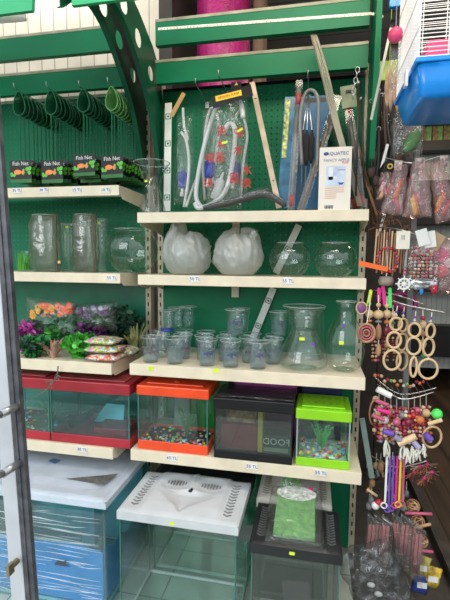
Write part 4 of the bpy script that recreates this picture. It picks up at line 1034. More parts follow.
# ================================================================ HANGING PUMPS, HOSES AND TUBES (right bay, top)
zt1 = Z1 + .001
def hook(u0, v0, u1, v1, Y0, Y1, lbl, r=.0022, group='wire hooks on the pegboard'):
    a = at(u0, v0, Y=Y0); b = at(u1, v1, Y=Y1)
    h = thing('peg_hook', lbl, 'hook', (b.x, 0, b.z), group)
    MB().tube(smoothpath([(b.x, -.0, b.z - .01), (b.x, -.02, b.z - .012), b.lerp(a, .5) - V(0, 0, .008), a - V(0, 0, .01), a + V(0, -.012, .012)], 5), r, 6).build('hook_wire', STEEL, h, smooth=True)
    MB().box(b.x - .010, b.x + .010, -.006, 0.002, b.z - .03, b.z).build('hook_plate', STEEL, h)
    return h
hook(196, 82, 206, 100, -.24, -.03, 'bent steel peg hook holding the hose pump bags, left one')
hook(219, 74, 228, 92, -.26, -.03, 'bent steel peg hook holding the hose pump bags under the yellow label')
hook(308, 74, 309, 92, -.22, -.03, 'steel peg hook above the hanging black brushes')
def pump_bag(lbl, c, w_, h_, seed, hose, bulb, cyl_=None, label=False, Y=-.25, bdy=0):
    t = thing('siphon_pump_bag', lbl, 'siphon pump', (c.x, Y, c.z - h_ / 2), 'bagged siphon pumps')
    for pts, r in hose:
        P_ = [at(u, v, Y=Y + dy) for u, v, dy in pts]
        MB().tube(smoothpath(P_, 6), r, 10).build('clear_hose', TUBEC, t, smooth=True)
    if bulb:
        q = at(bulb[0], bulb[1], Y=Y + .01 + bdy); m = MB()
        prof = [(.004, -.040)] + [(.021 + .0022 * (k % 2) - .00016 * (k - 6) ** 2, -.034 + .0058 * k) for k in range(13)] + [(.004, .042)]
        m.lathe(prof, q, 20, Rm(RD(bulb[2]), 'Y')); m.build('blue_bulb', BLUEB, t, smooth=True)
        MB().lathe([(.004, -.075), (.009, -.073), (.009, -.058), (.006, -.056), (.006, -.038)], q, 14, Rm(RD(bulb[2]), 'Y'), cap0=True).build('white_valve', WHITE, t, smooth=True)
    if cyl_:
        q = at(cyl_[0], cyl_[1], Y=Y); M_ = Rm(RD(cyl_[2]), 'Y')
        MB().lathe([(.003, .065), (.006, .055), (.007, .035), (.021, .025), (.022, -.06), (.019, -.062)], q, 20, M_).build('clear_nozzle', TUBEC, t, smooth=True)
    m = MB(); pillow(m, c, w_, h_, .060, 16, 24, .007, None, seed, .25); m.build('clear_bag', FILM, t, smooth=True)
    return t
c = at(184.5, 160, Y=-.24)
pump_bag('bagged clear hose pump with blue bulb hanging at the left, beside the patterned strip', V(c.x, -.24, c.z), .105, .40, 1.2,
    [([(181, 132, -.01), (186, 140, -.01), (189, 160, -.01), (188, 180, -.01), (184, 207, 0)], .0065), ([(183, 108, 0), (184, 125, 0), (188, 140, 0)], .006), ([(186, 207, .0), (192, 190, .01), (196, 180, .015)], .006)], (183, 180, 4), None)
c = at(212, 155, Y=-.20)
pump_bag('bagged hose pump hanging in the middle behind the front one', V(c.x, -.20, c.z), .13, .42, 4.4,
    [([(205, 200, .01), (203, 165, .01), (206, 125, .01), (212, 108, .01), (219, 125, .01), (215, 165, .01)], .0065)], (210, 168, -15), None, Y=-.20)
c = at(236, 150, Y=-.20)
pump_bag('bagged hose pump hanging at the right behind the front one', V(c.x, -.20, c.z), .13, .44, 7.7,
    [([(240, 205, .0), (243, 165, .0), (247, 135, .0), (241, 112, .0), (235, 118, .0)], .0065)], (235, 172, 10), None, Y=-.20)
c = at(224, 155, Y=-.27)
fp = pump_bag('front bagged hose pump with red printed characters under the yellow label', V(c.x, -.27, c.z), .17, .47, 11.3,
    [([(202, 208, -.01), (196, 196, -.01), (200, 165, -.01), (209, 128, -.01), (218, 106, -.01), (230, 98, -.01), (241, 104, -.01), (243, 118, -.025)], .0105),
     ([(223, 134, -.02), (229, 124, -.02), (235, 130, -.02), (233, 160, -.02), (226, 190, -.02), (213, 203, -.02), (199, 208, -.02), (195, 203, -.015)], .0105)], (210, 170, 12), (219, 186, 18), bdy=-.03)
GLY = {'huan': [[(.08, .75), (.38, .78)], [(.24, 1), (.24, .05), (.12, .12)], [(.06, .38), (.4, .5)], [(.62, 1), (.48, .78)], [(.62, .9), (.85, .9), (.74, .74)], [(.5, .72), (.92, .72)], [(.52, .72), (.52, .42)], [(.9, .72), (.9, .42)], [(.44, .42), (.98, .42)], [(.70, .72), (.66, .35), (.45, .02)], [(.70, .36), (.98, .02)]],
       'shui': [[(.5, 1), (.5, .04), (.4, .1)], [(.12, .7), (.42, .7), (.1, .15)], [(.88, .82), (.58, .56)], [(.54, .66), (.95, .08)]],
       'qi': [[(.12, .95), (.42, .95), (.42, .7), (.12, .7), (.12, .95)], [(.58, .95), (.88, .95), (.88, .7), (.58, .7), (.58, .95)], [(.05, .52), (.95, .52)], [(.5, .66), (.5, .52), (.1, .36)], [(.5, .52), (.92, .34)], [(.12, .3), (.42, .3), (.42, .02), (.12, .02), (.12, .3)], [(.58, .3), (.88, .3), (.88, .02), (.58, .02), (.58, .3)]],
       'xi': [[(.06, .8), (.32, .8), (.32, .4), (.06, .4), (.06, .8)], [(.42, .92), (.85, .92), (.74, .62), (.95, .6), (.5, .02)], [(.58, .9), (.54, .5), (.36, .05)], [(.62, .55), (.95, .02)]]}
for s_, u, v in (('huan', 221, 131), ('shui', 221, 144), ('qi', 220, 157), ('xi', 210, 158), ('huan', 208, 183), ('xi', 239, 132), ('shui', 238, 150), ('qi', 234, 178), ('huan', 246, 183), ('shui', 247, 170)):
    p = at(u, v, Y=-.318); m = MB(); S_ = .042
    for st in GLY[s_]:
        for (xa, za), (xb, zb_) in zip(st, st[1:]): m.bar(V(p.x + (xa - .5) * S_, -.318, p.z + (za - .5) * S_), V(p.x + (xb - .5) * S_, -.318, p.z + (zb_ - .5) * S_), .0042, .0006)
    m.build('red_character', INKR, fp)
for u, v, a in ((224.5, 142.5, .1), (240, 131, .6)):
    p = at(u, v, Y=-.319); MB().bar(p - V(.012, 0, .002), p + V(.012, 0, .004 * a * 4), .010, .0006).build('yellow_sticker', STICK, fp)
# header card
hd = MB(); a = at(212, 103, Y=-.30); b = at(252, 90, Y=-.30)
hc = MB().bar(a, b, .050, .0012).build('header_card', BLACK, fp)
lb = MB(); a2 = at(215.5, 99, Y=-.303); b2 = at(241.5, 92.5, Y=-.303)
lb.bar(a2, b2, .024, .0012); ll = lb.build('yellow_label', mat('yellow_card', (.88, .60, .02), .4), hc, bevel=.003)
d_ = b2 - a2; ang = math.atan2(d_.z, d_.x)
mid = (a2 + b2) / 2; text('lettering', 'SIPHON PUMP', .0150, INKR, (mid.x, -.3042, mid.z), ll, (pi / 2, -ang, 0))
p = at(236, 88, Y=-.29); MB().box(p.x - .022, p.x + .022, -.29, -.289, p.z - .02, p.z + .025).build('header_flap', BLACK, hc)
p = at(236, 84, Y=-.291); MB().prism([(p.x - .006, p.z - .006), (p.x + .008, p.z - .004), (p.x + .002, p.z + .008)], 'Y', -.2915, -.2905).build('gold_mark', mat('gold_print', (.7, .5, .1), .4), hc)
# brown card edge of left bag
a = at(171.5, 116, Y=-.25); b = at(184, 93, Y=-.25)
tag(MB().bar(a, b, .020, .0012).build('folded_card', mat('amber_card', (.50, .28, .07), .5), offs=a), 'thin folded brown card above the left hose pump bag', 'card')
# strips
def strip(name, lbl, u0, v0, u1, v1, Y0, Y1, w_, m_, marks=3, cat='strip', th=.003):
    a = at(u0, v0, Y=Y0); b = at(u1, v1, Y=Y1); t = thing(name, lbl, cat, a)
    MB().bar(a, b, w_, th).build('strip_body', m_, t)
    d = (b - a); L_ = d.length; M_ = Matrix.Translation(a) @ zframe(d)
    for k in range(marks):
        zc = L_ * (k + .5) / marks; m = MB(); s_ = w_ * .40; yy = (-th / 2 - .0006, th / 2 + .0006)
        for sg in (-1, 1):
            m.box(-s_, -s_ * .7, yy[0], yy[1], zc - s_, zc + s_, M_); m.box(s_ * .7, s_, yy[0], yy[1], zc - s_, zc + s_, M_)
            m.box(-s_, s_, yy[0], yy[1], zc + s_ * .75, zc + s_, M_); m.box(-s_, s_, yy[0], yy[1], zc - s_, zc - s_ * .75, M_)
            m.box(-s_ * .35, s_ * .35, yy[0], yy[1], zc - s_ * .35, zc + s_ * .35, M_); break
        m.build('square_mark', INKG, t)
    return t
PST = mat('pale_strip', (.74, .75, .70), .35, var=.05)
strip('patterned_strip', 'pale strip with green square marks standing left of the hose pump bags', 167, 211, 168.5, 103, -.10, -.06, .036, PST, 4)
strip('patterned_strip', 'slanting pale strip with green square marks behind the cups and round bowl', 253, 338, 273.5, 288, -.020, -.020, .034, PST, 2)
a = at(275, 280, Y=-.016); 
strip('patterned_strip', 'slanting pale strip with green square marks behind the left round bowl', 276, 273, 299, 225, -.018, -.018, .034, PST, 1)
a = at(276, 192, Y=-.20); b = at(252, 82, Y=-.10)
t = thing('wooden_stick', 'flat pale wooden ruler stick leaning right of the hose pump bags', 'stick', a)
MB().bar(at(279, 208, Y=-.24), b, .024, .004).build('stick_body', mat('pale_ruler_wood', (.60, .45, .32), .5, var=.1), t)
p0 = at(273, 180, Y=-.21); MB().tube([p0, at(283, 208, Y=-.22)], .004, 6).build('side_rod', BLACK, t)
q = at(256, 100, Y=-.115); MB().box(q.x - .007, q.x + .005, -.122, -.118, q.z - .009, q.z + .006).build('hang_hole_mark', INK, t)
# dark wrapped tubing lying on the shelf
t = thing('black_hose_pack', 'dark wrapped hose pack lying along the top shelf in front of the pump bags', 'hose', at(205, 208, Y=-.31))
P_ = [at(u, v, Y=y_) for u, v, y_ in ((203, 208, -.315), (222, 204, -.31), (245, 198, -.31), (262, 194, -.31), (272, 197, -.31), (286, 206, -.31))]
MB().tube(smoothpath(P_, 6), [.006 + .012 * sin(pi * k / 30) ** .5 for k in range(31)], 10).build('hose_body', mat('dark_rubber', (.03, .03, .028), .5, bump=.5), t, smooth=True)
MB().tube(smoothpath([q + V(0, -.004, .004) for q in P_], 6), [.008 + .014 * sin(pi * k / 30) ** .5 for k in range(31)], 12).build('film_wrap', FILM, t, smooth=True)
# tube packs
def tubepack(lbl, u0, v0, u1, v1, Y0, Y1, r, m_, caps=None, wrap=True, name='heater_tube_pack', cat='tube pack', flat=None):
    a = at(u0, v0, Y=Y0); b = at(u1, v1, Y=Y1); t = thing(name, lbl, cat, a)
    MB().tube([a, a.lerp(b, .33), a.lerp(b, .66), b], r, 12).build('tube_body', m_, t, smooth=True)
    if caps is not None:
        MB().tube([a.lerp(b, .02), a.lerp(b, .11)], r * 1.15, 12).build('bottom_cap', caps, t, smooth=True)
        MB().tube([a.lerp(b, .86), a.lerp(b, .95)], r * 1.15, 12).build('top_cap', caps, t, smooth=True)
    if wrap:
        MB().bar(a.lerp(b, -.01), b + (b - a).normalized() * .03, r * 3.0, r * 2.2).build('film_sleeve', SLEEVE, t)
        MB().bar(a.lerp(b, .30) + V(r * 1.2, -r, 0), a.lerp(b, .80) + V(r * 1.2, -r, 0), r * .9, .0008).build('printed_edge', mat('black_white_print', (.22, .22, .22), .8, var=.35, vscale=90, spec=.1), t)
    return t
REDC = mat('red_cap', (.45, .05, .05), .4)
GT = mat('grey_tube', (.20, .20, .19), .35, var=.15)
BT = mat('bronze_tube', (.16, .12, .08), .3, var=.2)
t = thing('blue_card_pack', 'tall blue and green printed card pack at the left of the tube packs', 'pack', at(287, 205, Y=-.16))
a = at(283, 208, Y=-.17); b = at(291, 97, Y=-.10)
MB().bar(a, b, .055, .003).build('pack_card', mat('blue_printed_card', (.02, .17, .32), .35, var=.25, vscale=14), t)
MB().bar(a.lerp(b, .45) + V(-.012, -.004, 0), a.lerp(b, .98) + V(-.012, -.004, 0), .022, .001).build('print_strip', mat('yellow_green_print', (.45, .45, .12), .4, var=.45, vscale=60), t)
t = thing('blue_card_pack', 'blue printed card pack behind the hanging brushes', 'pack', at(305, 205, Y=-.08))
a = at(309, 209, Y=-.09); b = at(313, 96, Y=-.05)
MB().bar(a, b, .15, .003).build('pack_card', mat('blue_card_plain', (.02, .14, .30), .4, var=.15, vscale=8), t)
MB().bar(b + V(0, -.003, -.13), b + V(0, -.003, -.01), .12, .002).build('dark_print', mat('dark_grey_print', (.05, .06, .06), .5), t)
tubepack('tube heater pack with red caps in clear film, leftmost of the slanting tubes', 291, 209, 299, 88, -.22, -.17, .0105, GT, REDC)
tubepack('long slanting bronze tube in printed sleeve crossing in front of the brushes', 301, 210, 336, 103, -.25, -.13, .0115, BT, None)
tubepack('dark tube pack with red cap and hanging card, right of the white box', 362, 207, 347, 100, -.20, -.10, .012, mat('dark_tube', (.07, .06, .055), .35, var=.2), REDC)
tubepack('dark tube pack with faded red cap behind the white box', 356, 210, 334, 118, -.15, -.08, .013, mat('dark_tube', (.07, .06, .055), .35), REDC)
t = thing('hang_card', 'greenish blister card with punched hole above the dark tube pack', 'card', at(350, 98, Y=-.13))
p = at(350, 96, Y=-.13); MB().bar(p - V(.0, 0, .05), p + V(-.012, 0, .045), .065, .002).build('blister_card', mat('olive_card', (.20, .24, .14), .45, var=.2), t)
p = at(349.5, 91, Y=-.135); MB().box(p.x - .016, p.x + .016, p.y - .002, p.y, p.z - .005, p.z + .005).build('hang_hole', INK, t)
# bundle of clear rods rising to the beams
t = thing('clear_rod_bundle', 'long bundle of pale clear rods leaning up over the lower green beam', 'rod bundle', at(345, 205, Y=-.26))
CR = clear('pale_rod', (.7, .72, .62), 1.5, .1, body=.6, bodycol=(.62, .64, .52))
for k in range(7):
    a = at(311 + k * .9, 35, Y=-.20 - .004 * (k % 3)); mdl = at(323 + k * 1.1, 80, Y=-.20 - .006 * (k % 2)); b = at(334 + k * .9, 125, Y=-.21); e = at(358 + k * .7, 206, Y=-.24)
    MB().tube(smoothpath([a, mdl, b, e], 6), [.0015] + [.0036] * 17 + [.003], 6).build('rod', CR if k % 2 else mat('tan_rod', (.36, .30, .20), .4), t, smooth=True)
# black brushes hanging under the hook
t = thing('tube_brush_set', 'black tube brushes hanging from the right steel peg hook', 'brush', at(309, 100, Y=-.2))
for k, (u, dv) in enumerate(((303, 0), (307, 6), (312, 2))):
    a = at(308, 96, Y=-.20); b = at(u, 130, Y=-.20); c_ = at(u - 2, 195 + dv, Y=-.20)
    MB().tube([a, b, c_], .003, 6).build('brush_stem', STEEL, t, smooth=True)
    m = MB(); m.tube([b.lerp(c_, .0), b.lerp(c_, .12), b.lerp(c_, .4), b.lerp(c_, .5)], [.004, .013, .012, .005], 10); m.build('brush_head', mat('black_bristle', (.02, .02, .02), .9, bump=1, bscale=400), t, smooth=True)
a = at(303, 100, Y=-.21); MB().tube(smoothpath([at(302, 165, Y=-.21), at(300, 120, Y=-.21), at(304, 97, Y=-.21), at(311, 90, Y=-.21), at(318, 99, Y=-.21), at(318, 130, Y=-.21), at(317, 170, Y=-.21)], 5), .008, 8).build('grey_hose', GT, t, smooth=True)
t = thing('feeding_tweezers', 'thin dark rod with red end hanging behind the slanting tube', 'tool', at(337, 120, Y=-.12))
MB().tube([at(335, 106, Y=-.13), at(337, 118, Y=-.13)], .006, 8).build('red_end', REDC, t); MB().tube([at(337, 118, Y=-.13), at(338, 127, Y=-.13)], .003, 8).build('tip', STEEL, t)
# white printed box
q0 = at(318, 209, Y=-.332); x0 = q0.x; x1 = at(350, 209, Y=-.332).x; zb0 = zt1; zb1 = at(322, 147.5, Y=-.332).z
t = thing('white_box', 'white printed carton standing at the right end of the top shelf', 'box', ((x0 + x1) / 2, -.30, zb0))
mb_ = MB().box(x0, x1, -.332, -.262, zb0, zb1); bx = mb_.build('carton', mat('cream_white_card', (.78, .72, .62), .5, var=.01), t, bevel=.001)
MB().prism([(x0 + .004, zb1 + .001), (x1 + .012, zb1 + .006), (x1 + .010, zb1 + .012), (x1 - .03, zb1 + .012)], 'Y', -.275, -.262).build('open_flap', CRAFT, t)
bw = x1 - x0; bh = zb1 - zb0; fxy = -.3332
text('logo_lettering', 'AQUATEC', .019, INKB, (x0 + bw * .56, fxy, zb0 + bh * .895), bx)
MB().ball((x0 + bw * .20, fxy, zb0 + bh * .895), .008, 2, (1.2, .05, .9)).build('logo_mark', INKB, bx)
text('title_lettering', 'FANCY APPLE', .0165, mat('grey_blue_ink', (.25, .32, .50), .6), (x0 + bw * .53, fxy, zb0 + bh * .79), bx)
text('subtitle_lettering', 'PLUS', .012, INKR, (x0 + bw * .80, fxy, zb0 + bh * .75), bx)
MB().box(x0 + bw * .22, x0 + bw * .82, fxy - .0004, fxy + .001, zb0 + bh * .38, zb0 + bh * .70).build('picture', mat('pale_blue_print', (.55, .62, .76), .5, var=.12, vscale=18), bx)
MB().box(x0 + bw * .30, x0 + bw * .44, fxy - .0008, fxy, zb0 + bh * .48, zb0 + bh * .68).box(x0 + bw * .30, x0 + bw * .56, fxy - .0008, fxy, zb0 + bh * .48, zb0 + bh * .53).build('pictured_filter', mat('white_print', (.75, .76, .78), .5), bx)
MB().prism([(x0 + bw * .60, zb0 + bh * .44), (x0 + bw * .64, zb0 + bh * .40), (x0 + bw * .74, zb0 + bh * .40), (x0 + bw * .79, zb0 + bh * .44), (x0 + bw * .69, zb0 + bh * .43)], 'Y', fxy - .0008, fxy).box(x0 + bw * .58, x0 + bw * .80, fxy - .0008, fxy, zb0 + bh * .628, zb0 + bh * .638).build('blue_leaf_print', INKB, bx)
for k in range(6): MB().box(x0 + bw * .20, x0 + bw * (.80 if k < 3 else .56), fxy, fxy + .0008, zb0 + bh * (.345 - .032 * k), zb0 + bh * (.355 - .032 * k)).build('text_line', mat('pale_red_ink', (.70, .38, .30), .6), bx)
m = MB()
for k in range(9): m.box(x0 + bw * (.20 + .03 * k), x0 + bw * (.212 + .03 * k + .006 * (k % 3)), fxy, fxy + .0008, zb0 + bh * .02, zb0 + bh * .075)
m.build('barcode', INK, bx)
# dark rods at the right edge of the bay
DR = mat('dark_rod', (.03, .028, .026), .4)
for k, (u0, v0, u1, v1, y0, y1, r, lb) in enumerate(((356, 196, 358.5, 84, -.28, -.20, .0045, 'dark slim rod hanging beside the curved arm on a steel chain'), (365, 196, 361, 100, -.20, -.15, .005, 'dark slim rod leaning at the panel edge'), (370, 190, 352, 120, -.12, -.06, .005, 'thin brown cane crossing behind the dark rods'), (377, 215, 358, 160, -.15, -.1, .005, 'short brown cane leaning at the right end of the top shelf'))):
    a = at(u0, v0, Y=y0); b = at(u1, v1, Y=y1); t = thing('slim_rod', lb, 'rod', a, 'slim rods at the shelf end')
    MB().tube([a, a.lerp(b, .5), b], r, 8).build('rod_body', DR if k < 2 else WOODT, t, smooth=True)
    MB().tube([b, b + (b - a).normalized() * .012], r * 1.4, 8).build('rod_tip', STEEL if k < 2 else DR, t, smooth=True)
t = thing('steel_chain', 'short steel snap chain hanging from a hook beside the curved arm', 'chain', at(357, 95, Y=-.22))
for k in range(6):
    p = at(357.5 - k * .9, 70 + k * 5.2, Y=-.22); MB().ring(p, .010, .0022, Rm(k * pi / 2, 'Z'), 12, 6, sz=1.3, sx=.8).build('chain_link', STEEL, t, smooth=True)

# ================================================================ CAGE (upper right, hanging)
YC = -.75; zc = 1.991
t = thing('hamster_cage', 'white wire pet cage with bright blue plastic tray hanging at the top right', 'cage', (1.3, -.55, zc))
# tray: flared box, bottom inset, rim bigger
bx0_, bx1_, by0_, by1_ = 1.093, 1.52, -.75, -.47
rx0, rx1, ry0, ry1 = 1.070, 1.545, -.785, -.44; rz_ = zc + .093
m = MB(); B_ = [(bx0_, by0_), (bx1_, by0_), (bx1_, by1_), (bx0_, by1_)]; R__ = [(rx0, ry0), (rx1, ry0), (rx1, ry1), (rx0, ry1)]
bmv = [m.bm.verts.new((*q, zc)) for q in B_]; rmv = [m.bm.verts.new((*q, rz_)) for q in R__]
m.bm.faces.new(bmv[::-1])
for i in range(4): m.bm.faces.new((bmv[i], bmv[(i + 1) % 4], rmv[(i + 1) % 4], rmv[i]))
tr_ = m.build('blue_tray', BLUE, t, solid=.004)
b_ = tr_.modifiers.new('bevel', 'BEVEL'); b_.width = .014; b_.segments = 4; b_.limit_method = 'ANGLE'
tr_.modifiers.move(1, 0)
for p in tr_.data.polygons: p.use_smooth = True
MB().box(rx0 - .008, rx1 + .008, ry0 - .008, ry0 + .002, rz_ - .006, rz_ + .010).box(rx0 - .008, rx1 + .008, ry1 - .002, ry1 + .008, rz_ - .006, rz_ + .010).box(rx0 - .008, rx0 + .002, ry0 + .002, ry1 - .002, rz_ - .006, rz_ + .010).box(rx1 - .002, rx1 + .008, ry0 + .002, ry1 - .002, rz_ - .006, rz_ + .010).build('tray_rim', BLUE, t, bevel=.003)
p = at(400, 90, X=rx0 - .01); MB().box(rx0 - .016, rx0 - .008, ry0 + .10, ry0 + .125, rz_ - .03, rz_ + .02).build('white_clip', WHITE, t)
WW = mat('white_coated_wire', (.82, .82, .80), .35)
zc1 = rz_ + .42
for side, cnt in (('front', 34), ('left', 24), ('back', 34)):
    m = MB()
    for k in range(cnt + 1):
        f = k / cnt
        if side == 'front': x, y = rx0 + (rx1 - rx0) * f, ry0
        elif side == 'back': x, y = rx0 + (rx1 - rx0) * f, ry1
        else: x, y = rx0, ry0 + (ry1 - ry0) * f
        if side == 'left': m.tube([(x, y, rz_), (x, y, zc1)], .0013, 4)
    if side != 'left':
        y = ry0 if side == 'front' else ry1
        z_ = rz_ + .012
        while z_ < zc1: m.tube([(rx0, y, z_), (rx1, y, z_)], .0013, 4); z_ += .0125
        for k in range(7): x = rx0 + (rx1 - rx0) * k / 6; m.tube([(x, y, rz_), (x, y, zc1)], .0018, 5)
    else:
        for z_ in (rz_ + .01, rz_ + .1, rz_ + .2, rz_ + .3): m.tube([(rx0, ry0, z_), (rx0, ry1, z_)], .0018, 5)
    m.build('wire_panel', WW, t)
MB().box(rx0 + .035, rx0 + .20, ry0 + .05, ry0 + .2, rz_ + .0, rz_ + .06).box(rx0 + .035, rx0 + .20, ry0 + .06, ry0 + .19, rz_ + .06, rz_ + .085).build('pink_shelf', PINK, t, bevel=.005)
q = V(rx0 + .125, ry0 + .02, 0); MB().box(q.x - .004, q.x + .004, q.y - .003, q.y + .003, rz_ + .105, rz_ + .20).build('yellow_perch', YEL, t)
MB().ring((rx0 + .13, ry0 + .03, rz_ + .20), .035, .004, None, 24, 6).build('green_wheel', mat('lime_ring', (.45, .75, .15), .4), t, smooth=True)
q = at(395.5, 35, Y=-.50); tb = thing('pink_ball_toy', 'pink plastic ball toy left of the white cage wires', 'ball', q)
MB().ball(q, .026, 3).build('ball_shell', PINK, tb, smooth=True); MB().tube([q, q + V(0, 0, .2)], .0015, 5).build('hanging_cord', STEEL, tb)
MB().tube([q + V(0, 0, .028), q + V(0, 0, .012)], .006, 8).build('ball_cap', PINK, tb)
tag(MB().prism([(-.02, 0), (.015, 0), (.02, -.12), (-.01, -.16)], 'Y', -.002, .002).build('clear_plastic_tab', FILM, offs=None), 'crumpled clear plastic tab hanging under the pink ball', 'tab').location = q + V(.008, .02, -.03)
# things near the ball
tag(MB().box(-.035, .035, -.01, .01, -.02, .02).build('blue_plastic_piece', BLUE, bevel=.003), 'small bright blue plastic piece at the top edge left of the cage', 'plastic piece').location = at(399, 2, Y=-.35)
tag(MB().box(-.045, .055, -.01, .01, -.045, .045).box(-.002, .002, -.002, .002, .045, .9).build('lime_package', mat('lime_print', (.32, .52, .05), .4, var=.2), bevel=.002), 'lime green package hanging behind the feather wands left of the cage', 'package').location = at(389, 71, Y=.10)
a = at(371, 120, Y=-.30); b = at(391, 28, Y=-.30)
t = thing('aluminium_rod', 'flat silver rod leaning up right of the curved canopy arm', 'rod', a)
MB().bar(a, b, .010, .006).build('rod_body', mat('brushed_aluminium', (.45, .44, .40), .35, metal=.7), t); MB().bar(b, b + (b - a).normalized() * .03, .013, .008).build('rod_cap', BLACK, t)

# ================================================================ TOY STAND (right)
YR = -.32
t = thing('toy_stand', 'grey metal post with wire arms carrying the hanging bird toys', 'display stand', at(415, 300, Y=-.20))
px_ = at(415, 200, Y=-.18).x
MB().box(px_ - .012, px_ + .012, -.18, -.155, 0, 2.25).build('post', mat('dull_grey_post', (.16, .16, .16), .5), t, bevel=.002)
a = at(362, 418, Y=-.30); b = at(372, 478, Y=-.34)
MB().bar(b, a, .022, .008).build('slanted_brace', mat('grey_green_bar', (.14, .19, .17), .4), t)
arms = [((383, 157), (412, 163), (441, 156), -.24), ((380, 226), (405, 231), (431, 240), -.24), ((376, 296), (410, 306), (447, 313), -.24), ((374, 290), (400, 296), (425, 305), -.20),
        ((373, 376), (400, 394), (436, 388), -.26), ((377, 384), (402, 399), (434, 392), -.34), ((370, 455), (395, 467), (427, 461), -.26), ((371, 506), (385, 520), (402, 529), -.3)]
for k, (p0, p1, p2, y_) in enumerate(arms):
    P_ = smoothpath([at(*p0, Y=y_ + .06), at(*p1, Y=y_ - .02), at(*p2, Y=y_ - .02)], 6)
    MB().tube(P_, .0028, 6).build('wire_arm', STEEL, t, smooth=True)
    q = P_[0]
    if k in (0, 1): MB().prism([(q.x - .012, q.z - .05), (q.x + .006, q.z - .02), (q.x + .022, q.z + .05), (q.x + .010, q.z + .052)], 'Y', q.y - .01, q.y + .0).build('clip_plate', WHITE, t, bevel=.001)
for k in range(9):
    a = at(380 + k * 6, 383 + (8 - abs(k - 4) * 2) , Y=-.28); MB().tube([a + V(0, .02, .0), a + V(0, -.06, -.012)], .0016, 5).build('cross_wire', STEEL, t)

def bead_string(m, P0, P1, n, r, rnd, nm):
    for k in range(n):
        f = (k + .5) / n; m.mi = rnd.randrange(nm); q = P0.lerp(P1, f)
        m.ball(q + V(rnd.uniform(-1, 1), rnd.uniform(-1, 1), 0) * r * .3, r * rnd.uniform(.75, 1.15), 1, (1, 1, rnd.uniform(.7, 1.1)))
BEADS = [mat('crimson_bead', (.36, .015, .04), .3), mat('maroon_bead', (.20, .015, .04), .3), mat('pink_bead', (.52, .10, .17), .3), WOODL, mat('pearl_bead', (.55, .50, .48), .2), mat('grey_bead', (.2, .21, .24), .3), mat('orange_bead', (.60, .17, .04), .3), mat('green_bead', (.15, .4, .1), .3)]

# --- row A: bagged pink toys
def toybag(lbl, u0, v0, u1, v1, Y, seed, cols, hdr=True, tilt=0, filmm=None):
    a = at(u0, v0, Y=Y); b = at(u1, v1, Y=Y); c = (a + b) / 2; w_ = abs(b.x - a.x); h_ = abs(a.z - b.z)
    t = thing('bagged_toy', lbl, 'toy bag', (c.x, Y, b.z), 'bagged pink toys'); rnd = random.Random(seed)
    for k, cm in enumerate(cols):
        q = c + V(rnd.uniform(-.22, .22) * w_, 0, rnd.uniform(-.3, .12) * h_); d = V(rnd.uniform(-.5, .5), 0, 1).normalized() * rnd.uniform(.12, .2) * h_
        MB().tube([q - d, q, q + d], rnd.uniform(.006, .010), 8).build('coloured_stick', cm, t, smooth=True)
    m = MB(); pillow(m, c, w_, h_, .05, 14, 18, .009, Rm(tilt, 'Y'), seed, .45); m.build('pinkish_bag', filmm or FILMP, t, smooth=True)
    if hdr:
        MB().box(c.x - w_ * .16, c.x + w_ * .16, Y - .004, Y - .002, a.z - h_ * .12, a.z + h_ * .06).build('header_card', mat('faded_label', (.62, .50, .46), .5, var=.3, vscale=60), t)
    return t
toybag('small bag of pink and yellow toy bars hanging at the left of the top row', 377, 172, 394, 200, -.28, 3, [PINK, YEL, PINK, WHITE], False)
toybag('crumpled bag of mixed chew toys second from the left in the top row', 386, 164, 408, 215, -.30, 5, [ORG, mat('grey_stick', (.35, .38, .4), .5), YEL, BEADS[2]], True, .15)
toybag('pink bag with green and magenta toys in the middle of the top row', 405, 162, 432, 218, -.32, 8, [HOT, GB, BEADS[2], YEL, BEADS[6]], True)
toybag('pink crumpled bag with red toys under the cage at the right edge', 431, 160, 453, 222, -.30, 12, [REDP, ORG, BEADS[2], REDP, YEL], True, -.25)
t = thing('black_tag_card', 'small black card with gold round print hanging behind the pink toy bags', 'card', at(390, 166, Y=-.25))
p = at(390, 166, Y=-.25); MB().box(p.x - .02, p.x + .022, -.25, -.248, p.z - .03, p.z + .02).build('card', BLACK, t); MB().ring(p + V(0, -.003, -.002), .009, .003, None, 16, 5).build('round_print', mat('gold_print', (.7, .5, .1), .4), t)
MB().tube([at(404, 180, Y=-.27), at(404, 214, Y=-.27)], .006, 8)

# --- row B
t = thing('wooden_stick_toy', 'bundle of thin tan wooden sticks hanging behind the bead hoop', 'bird toy', at(392, 226, Y=-.24))
for k in range(13):
    u = 377 + k * 2.6; a = at(u, 229 + (k * 7) % 5, Y=-.25 + .012 * (k % 3)); b = at(u - 3, 268 + (k * 5) % 9, Y=-.25 + .012 * (k % 3)); MB().tube([a, b], .0036, 6).build('wooden_stick', WOODT if k % 3 else WOODL, t)
t = thing('brown_twig_bundle', 'tangle of brown twigs hanging above the wooden stick toy', 'bird toy', at(395, 222, Y=-.20)); rnd = random.Random(3); m = MB()
for k in range(40):
    a = at(rnd.uniform(375, 412), rnd.uniform(214, 232), Y=-.20 + rnd.uniform(-.03, .03)); d = V(rnd.uniform(-1, 1), rnd.uniform(-.4, .4), rnd.uniform(-1, .6)).normalized() * rnd.uniform(.02, .05)
    m.tube([a, a + d * .5 + V(.003, 0, .003), a + d], .0022, 5)
m.build('twigs', mat('dark_twig', (.22, .11, .06), .8, var=.3), t)['kind'] = 'stuff'
